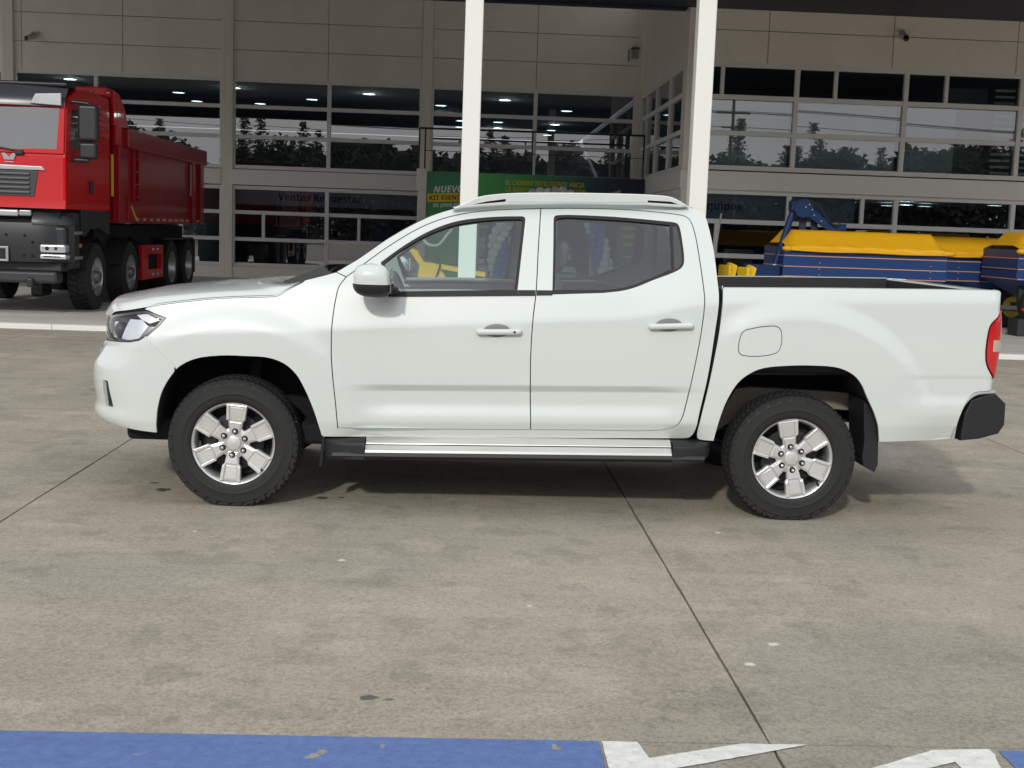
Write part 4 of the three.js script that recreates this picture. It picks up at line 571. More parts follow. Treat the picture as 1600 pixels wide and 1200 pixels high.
const treadGeo = (() => { const L = []; const N = 62; for (let k = 0; k < N; k++) { const a = k / N * Math.PI * 2, w = Math.PI * 2 / N; for (const [z0, z1, da, f, h] of [[.064, .114, 0, .60, .012], [-.114, -.064, .5, .60, .012], [.024, .058, .3, .72, .009], [-.018, .018, .75, .70, .009], [-.058, -.024, .1, .72, .009]]) { const aa = a + da * w, r0 = Math.abs(z0 + z1) > .1 ? .344 : .360, b = new THREE.BoxGeometry(tyreR * w * f, tyreR - r0, z1 - z0); b.translate(0, (tyreR + r0) / 2 - (Math.abs(z0 + z1) > .1 ? .0025 : 0), (z0 + z1) / 2); b.rotateX(0); if (Math.abs(z0 + z1) > .1) { const p = b.attributes.position; for (let i = 0; i < p.count; i++) { const z = p.getZ(i); if (Math.abs(z) > .1) p.setY(i, p.getY(i) - .010); } } b.rotateZ(-aa); L.push(b); } if (k % 2 === 0) for (const s of [1, -1]) { const b = new THREE.BoxGeometry(tyreR * w * 1.2, .016, .006).translate(0, .342, s * .1165); b.rotateZ(-(a + .2 * w)); L.push(b); } } return flatten(merge(L)); })();
const rimGeo = lathe([[.19, -.10], [.205, -.09], [.212, -.02], [.210, .07], [.216, .095], [.2275, .108], [.2365, .112], [.2375, .104], [.231, .098]], 72).rotateX(Math.PI / 2);
const spokeGeo = (() => { const S = [[-.027, .05], [.027, .05], [.037, .085], [.041, .118], [.053, .134], [.058, .218], [-.058, .218], [-.053, .134], [-.041, .118], [-.037, .085]]; const base = prism(S, .056, .088, .005); const p = base.attributes.position; for (let i = 0; i < p.count; i++) { const r = p.getY(i); p.setZ(i, p.getZ(i) + sst(.05, .2, r) * .016); } base.computeVertexNormals(); return base; })();
const facetGeo = (() => { const g = merge([prism([[-.029, .128], [.029, .128], [.036, .205], [-.036, .205]], .080, .0895, .003), prism([[-.022, .060], [.022, .060], [.033, .120], [-.033, .120]], .084, .0935, .004), ...[-1, 1].map(s => prism([[s * .043 - .008, .126], [s * .043 + .008, .136], [s * .0495 + .008, .217], [s * .0475 - .009, .217]], .084, .1005, .003))]); const p = g.attributes.position; for (let i = 0; i < p.count; i++) p.setZ(i, p.getZ(i) + sst(.05, .2, p.getY(i)) * .014); g.computeVertexNormals(); return g; })();
const hubGeo = lathe([[.0, .050], [.080, .050], [.088, .058], [.089, .076], [.082, .084], [.050, .087], [.0, .087]], 36).rotateX(Math.PI / 2), capGeo = lathe([[.040, .084], [.0395, .094], [.036, .0985], [.0, .101]], 32).rotateX(Math.PI / 2), nutGeo = merge([new THREE.CylinderGeometry(.0098, .0112, .022, 6).rotateX(Math.PI / 2).translate(0, 0, .098), new THREE.SphereGeometry(.0088, 10, 6).translate(0, 0, .108)]), nutHole = new THREE.CylinderGeometry(.0175, .0175, .008, 18).rotateX(Math.PI / 2).translate(0, 0, .0925);
const discGeo = merge([lathe([[.0, .02], [.16, .02], [.16, .045], [.0, .045]], 40).rotateX(Math.PI / 2), rbox(-.17, -.09, -.07, .07, .0, .075, .02, 2)]);
const barrelBack = lathe([[.0, .0], [.2, .0], [.2, .01], [.0, .01]], 40).rotateX(Math.PI / 2);
const alloyFacet = std(.78, .78, .775, .36, .6);
function wheel(x, side, turn) {
  const w = new THREE.Group(); w.name = 'wheel'; pickup.add(w); w.position.set(x, WY, side * .803); if (side < 0) w.rotation.y = Math.PI;
  part('tyre', tyreGeo, rubber, w); const tr = part('tread', treadGeo, rubber, w); tr.userData.kind = 'stuff'; part('rim', rimGeo, alloy, w); part('hub', hubGeo, alloy, w); part('centre_cap', capGeo, alloyFacet, w); part('brake_disc', discGeo, gunmetal, w); part('rim_back', barrelBack, darkLiner, w);
  for (let k = 0; k < 6; k++) { const a = turn + k * Math.PI / 3; const s = part('spoke', spokeGeo, alloy, w); s.rotation.z = -a; const f = part('spoke_face', facetGeo, alloyFacet, w); f.rotation.z = -a; const b = a + .03; const h = part('nut_seat', nutHole, gunmetal, w); h.position.set(Math.sin(b) * .0675, Math.cos(b) * .0675, 0); const n = part('lug_nut', nutGeo, chrome, w); n.position.copy(h.position); }
  part('valve', rod([.155, -.135, .09], [.16, -.15, .112], .006), blackPlastic, w);
}
wheel(-1.5775, 1, .085); wheel(1.5775, 1, -.17); wheel(-1.5775, -1, .3); wheel(1.5775, -1, .1);
// cabin
const trim = std(.045, .045, .048, .7), seatMat = std(.10, .10, .105, .8), trimLight = std(.30, .30, .29, .7);
part('dashboard', [grid(20, 14, (u, v) => { const s = u * 2 - 1, a = v * Math.PI * .6; return [-.98 + .22 * Math.sin(a) + .02, 1.02 + .20 * Math.cos(a) + .01 * (1 - s * s), s * .80]; }, true), rbox(-1.05, -.78, .75, 1.06, -.80, .80, .04, 2)], trim, pickup);
part('steering_wheel', [new THREE.TorusGeometry(.185, .016, 10, 40), rbox(-.06, .06, -.06, .05, -.02, .02, .015, 2), rod([-.17, 0, 0], [.17, 0, 0], .014), rod([0, 0, 0], [0, -.17, 0], .014)].map(g => g.rotateY(-Math.PI / 2).rotateZ(.40).translate(-.66, 1.14, .38)), trim, pickup);
function seat(x, z, rear) { const L = []; const w = rear ? .64 : .25; L.push(rbox(x - .25, x + .25, .62, .82, z - w, z + w, .05, 3)); const b = rbox(-.07, .07, 0, .58, -w, w, .06, 3); b.rotateZ(-.25).translate(x + .22, .78, z); L.push(b); const hs = rear ? [-.42, .42] : [0]; for (const q of hs) { const h = rbox(-.05, .05, 0, .17, -.13, .13, .045, 3); h.rotateZ(-.2).translate(x + .385, 1.37 - (rear ? .05 : 0), z + q); L.push(h, rod([x + .37, 1.30 - (rear ? .05 : 0), z + q], [x + .385, 1.40, z + q], .012)); } return L; }
part('front_seat', seat(-.16, .38), seatMat, pickup); part('front_seat', seat(-.16, -.38), seatMat, pickup); part('rear_seat', seat(.62, 0, true), seatMat, pickup);
part('headliner', grid(10, 10, (u, v) => { const e = roofPt(.05 + v * .93); return [e[0], e[1] - .045, (e[2] - .06) * (u * 2 - 1)]; }, false), trimLight, pickup);
part('cabin_floor', rbox(-1.0, 1.05, .47, .50, -.80, .80, .01, 1), trim, pickup);
for (const s of [1, -1]) { part('door_card', sheet([[-.99, .50], [.99, .52], [.99, 1.20], [.64, 1.262], [.17, 1.236], [-.70, 1.196], [-.98, 1.17]], { mirror: s < 0, off: -.07, edge: 0, cell: .08 }), trim, pickup); if (s < 0) part('grab_handle', tube([[-.60, 1.50, .70 * s], [-.56, 1.47, .66 * s], [-.50, 1.47, .65 * s], [-.44, 1.54, .65 * s], [-.41, 1.58, .68 * s]], .012, 24, 8), trimLight, pickup); part('door_sill_trim', tube([[-.72, 1.225, .83 * s], [-.3, 1.238, .83 * s], [.1, 1.235, .82 * s], [.6, 1.25, .82 * s]], .014, 24, 8), trimLight, pickup); }
part('rear_view_mirror', rbox(-.62, -.58, 1.50, 1.565, -.12, .12, .015, 2), blackPlastic, pickup);

// ================= red dump truck =================
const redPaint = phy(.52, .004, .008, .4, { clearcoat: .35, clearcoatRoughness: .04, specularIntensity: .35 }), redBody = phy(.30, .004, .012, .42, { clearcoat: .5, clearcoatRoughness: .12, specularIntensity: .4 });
const truckBlack = std(.020, .022, .026, .42), steel = std(.42, .43, .45, .35, .7), truckGlass = phy(.55, .62, .62, 0, { transmission: 1, thickness: 0, ior: 2.0 }), screenGlass = phy(.75, .82, .80, 0, { transmission: 1, thickness: 0, ior: 2.6 }), amber = std(.5, .18, .02, .3), clearLens = std(.75, .78, .80, .15, .6), reflTape = std(.62, .30, .25, .5), yellowMat = phy(.72, .43, .02, .5, { clearcoat: .3 });
const truck = thing('dump_truck', 'red heavy dump truck with black bumper facing the camera under the canopy edge', 'truck', [-7.5, KY, 0]);
// local frame: x across (near flank at +1.23), z along the world axis, front at z = -10.85
const TZ = z => z;
{
  const W = 1.22, y0 = 1.60, y1 = 3.36, zf = -10.90, zb = -13.16;
  // cab: shell lofted front to back, with a raked screen
  const prof = [[zf + .02, y0], [zf, 1.72], [zf, 2.36], [zf - .02, 2.44], [zf - .085, 3.08], [zf - .20, 3.26], [zf - .55, 3.40], [zf - 1.2, 3.46], [zb + .06, 3.44], [zb, 3.36], [zb, y0]];
  const side = prof.map(p => [-p[0], p[1]]);
  // flank panels with window openings
  const winD = [[-(zf - .24), 2.50], [-(zf - .29), 3.10], [-(zf - 1.22), 3.20], [-(zf - 1.30), 3.12], [-(zf - 1.30), 2.52]];
  for (const s of [1, -1]) {
    const g = prismX(side, s > 0 ? W - .05 : -W, s > 0 ? W : -W + .05, .012, [winD]); part('cab_flank', g, redPaint, truck);
    const dr = part('cab_door', prismX([[-(zf - .10), 1.70], [-(zf - .10), 2.40], [-(zf - 1.36), 2.42], [-(zf - 1.36), 1.70]], s > 0 ? W - .004 : -W - .012, s > 0 ? W + .012 : -W + .004, .006), redPaint, truck);
    part('handle', rbox(s > 0 ? W + .01 : -W - .05, s > 0 ? W + .05 : -W - .01, 1.86, 2.06, zf - 1.22, zf - 1.10, .015, 1), truckBlack, dr);
    part('window_glass', new THREE.ShapeGeometry(new THREE.Shape(winD.map(p => new THREE.Vector2(p[0], p[1])))).rotateY(Math.PI / 2).translate(s * (W - .02), 0, 0), truckGlass, dr);
    for (let k = 0; k < 8; k++) part('louvre', rbox(s > 0 ? W - .004 : -W - .02, s > 0 ? W + .02 : -W + .004, 2.52 + k * .085, 2.56 + k * .085, zb + .12, zb + .55, .008, 1), redPaint, truck);
    // mirrors
    const mr = new THREE.Group(); mr.name = 'side_mirror'; truck.add(mr); const X = s * (W + .26);
    part('mirror_housing', rbox(X - .15, X + .15, 2.62, 3.16, zf - .34, zf - .20, .05, 3), truckBlack, mr); part('mirror_housing', rbox(X - .13, X + .13, 2.36, 2.60, zf - .33, zf - .20, .04, 3), truckBlack, mr);
    part('mirror_glass', rbox(X - .13, X + .13, 2.65, 3.13, zf - .347, zf - .342, .002, 1), chrome, mr); part('mirror_arm', [rod([s * W, 2.34, zf - .26], [X, 2.34, zf - .28], .035), rod([s * W, 3.20, zf - .27], [X, 3.18, zf - .28], .025), rod([X, 2.33, zf - .28], [X, 3.19, zf - .28], .022)], truckBlack, mr);
    part('amber_marker', rbox(s > 0 ? W - .02 : -W - .01, s > 0 ? W + .01 : -W + .02, 1.02, 1.08, -11.62, -11.52, .01, 1), amber, truck);
    part('yellow_strap', rbox(s > 0 ? W - .01 : -W - .03, s > 0 ? W + .03 : -W + .01, 1.85, 2.55, zb - .13, zb - .09, .008, 1), yellowMat, truck);
  }
  const shell = []; for (let i = 0; i + 1 < prof.length; i++) { if (i === 3) continue; const a = prof[i], b = prof[i + 1]; const g = new THREE.BufferGeometry(); const P = []; for (const [p, x] of [[a, -W + .04], [a, W - .04], [b, W - .04], [a, -W + .04], [b, W - .04], [b, -W + .04]]) P.push(x, p[1], p[0]); g.setAttribute('position', new THREE.BufferAttribute(new Float32Array(P), 3)); g.computeVertexNormals(); shell.push(g); }
  part('cab_shell', toCreasedNormals(merge(shell), .6), redPaint, truck);
  part('windscreen', grid(12, 8, (u, v) => { const s = u * 2 - 1; return [s * (W - .10), 2.46 + .62 * v, zf - .012 - .07 * v + .03 * (1 - s * s)]; }, false), screenGlass, truck);
  part('screen_surround', prism([[-W + .02, 2.40], [W - .02, 2.40], [W - .02, 3.14], [-W + .02, 3.14]], -.02, .02, .01, [[[-W + .13, 2.47], [-W + .10, 3.08], [W - .10, 3.08], [W - .13, 2.47]]]).rotateX(-.105).translate(0, .016, zf + .247), redPaint, truck);
  part('dashboard', rbox(-W + .1, W - .1, 2.2, 2.48, zf - .6, zf - .15, .05, 2), std(.16, .16, .155, .8), truck); part('cab_interior', box(-W + .08, W - .08, 1.7, 3.2, zf - 1.45, zf - 1.42), std(.42, .43, .40, .8), truck);
  for (const x of [-.55, .55]) part('wiper', [rod([x, 2.43, zf + .03], [x - .45, 2.50, zf + .02], .014), rbox(x - .06, x + .06, 2.38, 2.45, zf + .01, zf + .05, .01, 1)], truckBlack, truck);
  // sun visor with corner lamps
  const vis = part('sun_visor', grid(24, 6, (u, v) => { const s = u * 2 - 1; return [s * (W - .02), 3.10 + .34 * v, zf + .04 - .26 * v * v - .10 * s * s]; }, false), std(.055, .06, .075, .3), truck); part('roof_lip', rbox(-W + .04, W - .02, 3.405, 3.47, zf - .62, zf - .18, .03, 2), truckBlack, truck);
  for (const s of [1, -1]) part('corner_lamp', prism([[s * .72, 3.13], [s * 1.17, 3.11], [s * 1.17, 3.29], [s * .80, 3.27]].sort((a, b) => 0), zf - .04, zf + .03, .01), clearLens, vis);
  part('roof_lamp', rbox(-.42, -.34, 3.11, 3.15, zf + .03, zf + .06, .01, 1), amber, truck); part('beacon_strip', rbox(-.9, .2, 3.09, 3.125, zf - .0, zf + .035, .008, 1), truckBlack, truck);
  // nose: letters, bright strip, grille
  const em = part('emblem', [prism([[-.11, .05], [-.055, .05], [0, -.005], [.055, .05], [.11, .05], [.07, -.05], [-.07, -.05]], 0, .015, .004).translate(.40, 2.345, zf + .004), prism([[-.11, .05], [-.05, .05], [-.02, -.05], [-.11, -.05]], 0, .015, .004).translate(.06, 2.345, zf + .004), rbox(.33, .47, 2.26, 2.275, zf + .002, zf + .016, .003, 1)], steel, truck, 'silver chevron emblem');
  part('grille_strip', prism([[-.93, 2.16], [.93, 2.16], [.88, 2.215], [-.88, 2.245]], zf - .004, zf + .03, .01), std(.70, .71, .72, .25, .6), truck);
  const gr = part('grille', prism([[-.82, 2.155], [.82, 2.155], [.76, 1.77], [-.76, 1.77]], zf - .003, zf + .012, .006), std(.05, .053, .058, .4), truck); for (let k = 0; k < 5; k++) part('grille_bar', rbox(-.72, .70, 1.81 + k * .068, 1.845 + k * .068, zf + .008, zf + .04, .012, 1), std(.10, .105, .115, .35), gr);
  part('chrome_bar', rbox(-.72, .52, 1.47, 1.57, zf - .06, zf + .015, .03, 2), std(.62, .63, .63, .25, .5), truck); part('bar_end', rbox(.53, .71, 1.48, 1.57, zf - .06, zf + .02, .02, 2), steel, truck);
  part('step_recess', box(-1.1, 1.1, 1.38, 1.62, zf - .5, zf - .09), darkLiner, truck);
  // bumper
  const bm = part('bumper', [grid(28, 12, (u, v) => { const s = u * 2 - 1, e = Math.pow(Math.abs(s), 7), t = v; return [s * 1.26, .80 + .58 * t, zf + .06 - .30 * e - .04 * Math.pow(t, 3) - .03 * (1 - t) * (1 - t)]; }, false), rbox(-1.20, 1.20, .82, 1.34, zf - .5, zf - .05, .05, 2)], truckBlack, truck, 'black plastic bumper');
  for (const s of [1, -1]) { part('bumper_corner', grid(14, 10, (u, v) => { const a = u * Math.PI / 2; return [s * (.72 + .54 * Math.sin(a)), 1.36 + .20 * v * (1 - .1 * u), zf + .03 - .34 * (1 - Math.cos(a)) - .12 * v * v]; }, s < 0), std(.035, .038, .044, .38), bm); part('headlight', rbox(s > 0 ? .84 : -1.22, s > 0 ? 1.22 : -.84, .95, 1.07, zf - .15, zf + .055, .03, 2), clearLens, bm); part('headlight', rbox(s > 0 ? .84 : -1.23, s > 0 ? 1.23 : -.84, .85, .925, zf - .15, zf + .055, .025, 2), clearLens, bm); part('lamp_core', [new THREE.SphereGeometry(.035, 12, 8).translate(s * .95, 1.01, zf + .04), new THREE.SphereGeometry(.03, 12, 8).translate(s * 1.08, 1.01, zf + .04), rbox(s > 0 ? .9 : -1.15, s > 0 ? 1.15 : -.9, .878, .896, zf + .04, zf + .058, .004, 1)], gunmetal, bm); }
  part('plate_frame', prism([[-.30, -.11], [.30, -.11], [.30, .11], [-.30, .11]], 0, .02, .004, [[[-.26, -.08], [-.26, .08], [.26, .08], [.26, -.08]]]).translate(.09, .91, zf + .06), steel, bm); for (const [x, y] of [[.35, 1.2], [.62, 1.2], [.36, .9], [.6, .9], [.73, 1.1], [.73, .9]]) part('bolt', new THREE.SphereGeometry(.018, 8, 6).translate(x, y, zf + .06), gunmetal, bm);
  part('lower_bar', [rbox(-1.15, 1.06, .48, .66, zf - .35, zf - .04, .05, 2), rbox(-1.1, 1.1, .66, .80, zf - .5, zf - .12, .02, 1)], std(.03, .032, .036, .5), truck); part('tow_hook', [rbox(.62, .72, .42, .56, zf - .3, zf + .02, .03, 2), rbox(-.72, -.62, .42, .56, zf - .3, zf + .02, .03, 2)], truckBlack, truck);
  // steps behind the corner and wing over the front wheel
  for (const s of [1, -1]) { for (const y of [.84, 1.22]) part('cab_step', rbox(s > 0 ? .98 : -1.24, s > 0 ? 1.24 : -.98, y, y + .05, -11.62, -11.25, .01, 1), steel, truck); part('step_well', rbox(s > 0 ? .96 : -1.21, s > 0 ? 1.21 : -.96, .70, 1.55, -11.58, -11.16, .03, 1), truckBlack, truck); part('cab_side_skirt', prismX([[11.66, 1.60], [11.66, 1.25], [11.80, 1.18], [12.1, 1.30], [12.6, 1.32], [13.1, 1.2], [13.2, 1.60]], s > 0 ? 1.12 : -1.22, s > 0 ? 1.22 : -1.12, .01), truckBlack, truck); }
  // tipper body
  const bw = 1.24, b0 = 1.42, b1 = 3.02, z0 = -13.42, z1 = -20.10;
  const tb = new THREE.Group(); tb.name = 'tipper_body'; truck.add(tb);
  for (const s of [1, -1]) {
    part('side_wall', prismX([[-z0, b0 + .02], [-z0, b1], [-z1, b1 - .03], [-z1, b0], [-z0 + .35, b0]].map(p => p), s > 0 ? bw - .06 : -bw, s > 0 ? bw : -bw + .06, .012), redBody, tb);
    part('top_rail', rbox(s > 0 ? bw - .07 : -bw - .09, s > 0 ? bw + .09 : -bw + .07, b1 - .32, b1 + .02, z1 - .25, z0 - .55, .04, 2), redBody, tb);
    for (const [za, zb2] of [[z0 - .10, z0], [-19.25, -19.0], [-20.1, -19.8]]) part('stake_post', rbox(s > 0 ? bw - .01 : -bw - .07, s > 0 ? bw + .07 : -bw + .01, b0, b1 - .3, Math.min(za, zb2), Math.max(za, zb2), .015, 1), redBody, tb);
    part('front_post', rbox(s > 0 ? bw - .10 : -bw - .02, s > 0 ? bw + .02 : -bw + .10, b0, 3.44, z0 - .34, z0 - .05, .03, 2), redPaint, tb);
    for (let k = 0; k < 5; k++) part('ladder_rung', rbox(s > 0 ? bw + .0 : -bw - .06, s > 0 ? bw + .06 : -bw, 1.86 + k * .22, 1.89 + k * .22, -14.72, -14.42, .008, 1), redBody, tb); for (const z of [-14.72, -14.42]) part('ladder_rail', rbox(s > 0 ? bw : -bw - .06, s > 0 ? bw + .06 : -bw, 1.80, 2.82, z - .02, z + .02, .008, 1), redBody, tb);
    part('gusset', prismX([[14.1, 1.86], [14.9, 1.52], [16.6, 1.46], [14.1, 1.46]], s > 0 ? bw - .005 : -bw - .03, s > 0 ? bw + .03 : -bw + .005, .01), redBody, tb);
    part('yellow_mark', bar([s * (bw + .035), 1.47, -14.62], [s * (bw + .035), 1.70, -14.28], .012, .05), yellowMat, tb);
    for (let k = 0; k < 11; k++) part('reflector_tape', rbox(s > 0 ? bw + .0 : -bw - .036, s > 0 ? bw + .036 : -bw, 1.452, 1.50, -14.78 - k * .5, -14.60 - k * .5, .004, 1), reflTape, tb);
    part('hose', tube([[s * (bw + .05), 2.66, -18.85], [s * (bw + .06), 2.3, -18.84], [s * (bw + .05), 2.0, -18.85]], .018, 14, 6), std(.4, .38, .36, .6), tb);
  }
  part('headboard', [rbox(-bw, bw, b0, 3.40, z0 - .12, z0 - .02, .02, 1)], redBody, tb); part('cab_guard', [rbox(-bw, bw - .02, 3.46, 3.62, z0 - .10, -12.95, .03, 2), rbox(-bw, bw, 3.36, 3.48, z0 - .16, z0 + .02, .02, 1)], redPaint, tb); for (const s of [1, -1]) part('guard_bracket', prismX([[-z0 - .10, 3.60], [-z0 + .22, 3.57], [-z0 + .50, 3.40], [-z0 + .82, 3.03], [-z0 - .10, 3.03]], s > 0 ? bw - .05 : -bw - .012, s > 0 ? bw + .012 : -bw + .05, .01), redPaint, tb); part('marker_lamp', new THREE.SphereGeometry(.028, 10, 8).translate(bw - .24, 3.54, -12.94), amber, tb);
  part('floor', rbox(-bw + .08, bw - .08, b0 - .02, b0 + .08, z1 + .02, z0 - .1, .01, 1), redBody, tb); part('tailgate', rbox(-bw, bw, b0, b1 - .1, z1 - .06, z1 + .02, .02, 1), redBody, tb);
  // chassis
  part('chassis_rail', [box(-.5, -.4, .78, 1.05, -19.9, -11.4), box(.4, .5, .78, 1.05, -19.9, -11.4), box(-.9, .9, .9, 1.36, -19.8, -13.3)], darkLiner, truck); part('axle', [-12.42, -14.43, -17.54, -19.05].map(z => rod([-1.0, .50, z], [1.0, .50, z], .09, .09, 12)), darkLiner, truck); part('axle_hanger', rbox(.25, .45, .2, .75, -12.6, -12.1, .06, 2), truckBlack, truck);
  for (const s of [1, -1]) { const tk = part('side_guard', prismX([[15.22, .36], [15.22, 1.0], [16.78, 1.0], [16.78, .36]], s > 0 ? 1.14 : -1.22, s > 0 ? 1.22 : -1.14, .012, [[[15.62, .52], [15.62, .84], [16.62, .84], [16.62, .52]]]), redPaint, truck, 'red side guard frame'); for (const z of [-15.95, -16.3]) for (const y of [.44, .92]) part('bolt', new THREE.SphereGeometry(.035, 8, 6).translate(s * 1.22, y, z), steel, tk); part('tank', rbox(s > 0 ? .62 : -1.12, s > 0 ? 1.12 : -.62, .40, .98, -16.9, -15.1, .05, 2), darkLiner, truck);
    for (const z of [-12.42, -14.43]) part('mudguard', grid(16, 2, (u, v) => { const a = .30 + u * 2.7; return [s * (.86 + .36 * v), .50 + .66 * Math.sin(a), z + .66 * Math.cos(a)]; }, s > 0), truckBlack, truck); part('mudguard', rbox(s > 0 ? .62 : -1.2, s > 0 ? 1.2 : -.62, 1.08, 1.12, -19.6, -17.0, .02, 1), truckBlack, truck); part('mudguard_flap', rbox(s > 0 ? .66 : -1.2, s > 0 ? 1.2 : -.66, .35, 1.08, -19.72, -19.69, .01, 1), truckBlack, truck); }
  // wheels
  const R = .545, tg = lathe([[.30, -.15], [.34, -.165], [.45, -.17], [.515, -.155], [R - .018, -.14], [R - .018, .14], [.515, .155], [.45, .17], [.34, .165], [.30, .15]], 56).rotateX(Math.PI / 2).rotateY(Math.PI / 2);
  const lug = (() => { const L = []; for (let k = 0; k < 34; k++) { const a = k / 34 * Math.PI * 2; for (const s of [1, -1]) { const b = new THREE.BoxGeometry(.14, .04, .052).translate(s * .078, R - .02, 0); b.rotateY(s * .35); b.rotateX(a + (s > 0 ? 0 : .09)); L.push(b); } } return merge(L); })();
  const dish = d => lathe([[.0, d - .02], [.10, d - .02], [.16, d - .03], [.20, d - .06], [.27, d - .07], [.30, .155], [.315, .165], [.30, .14]], 40).rotateZ(-Math.PI / 2);
  const hubF = lathe([[.0, .21], [.085, .21], [.095, .19], [.10, .12], [.17, .11]], 28).rotateZ(-Math.PI / 2), nut = new THREE.CylinderGeometry(.016, .018, .05, 6).rotateZ(Math.PI / 2);
  const hole = new THREE.CylinderGeometry(.028, .028, .012, 14).rotateZ(Math.PI / 2);
  for (const s of [1, -1]) [-12.42, -14.43, -17.54, -19.05].forEach((z, i) => {
    const w = new THREE.Group(); w.name = 'wheel'; truck.add(w); w.position.set(s * (i < 2 ? 1.06 : 1.05), R - .01, z); if (s < 0) w.rotation.y = Math.PI; const fr = i < 2;
    part('tyre', tg, rubber, w); const t = part('tread', lug, rubber, w); t.userData.kind = 'stuff';
    part('rim', fr ? dish(.15) : lathe([[.0, .02], [.12, .02], [.18, .0], [.25, .03], [.29, .14], [.315, .165], [.30, .14]], 40).rotateZ(-Math.PI / 2), steel, w);
    if (fr) { part('hub', hubF, std(.16, .165, .17, .4, .5), w); for (let k = 0; k < 10; k++) { const a = k * .628; const n = part('lug_nut', nut, chrome, w); n.position.set(.14, Math.cos(a) * .155, Math.sin(a) * .155); const h = part('rim_hole', hole, darkLiner, w); h.position.set(.082, Math.cos(a + .3) * .235, Math.sin(a + .3) * .235); } }
    if (!fr) { const t2 = part('inner_tyre', tg, rubber, w); t2.position.x = -.37; }
  });
}

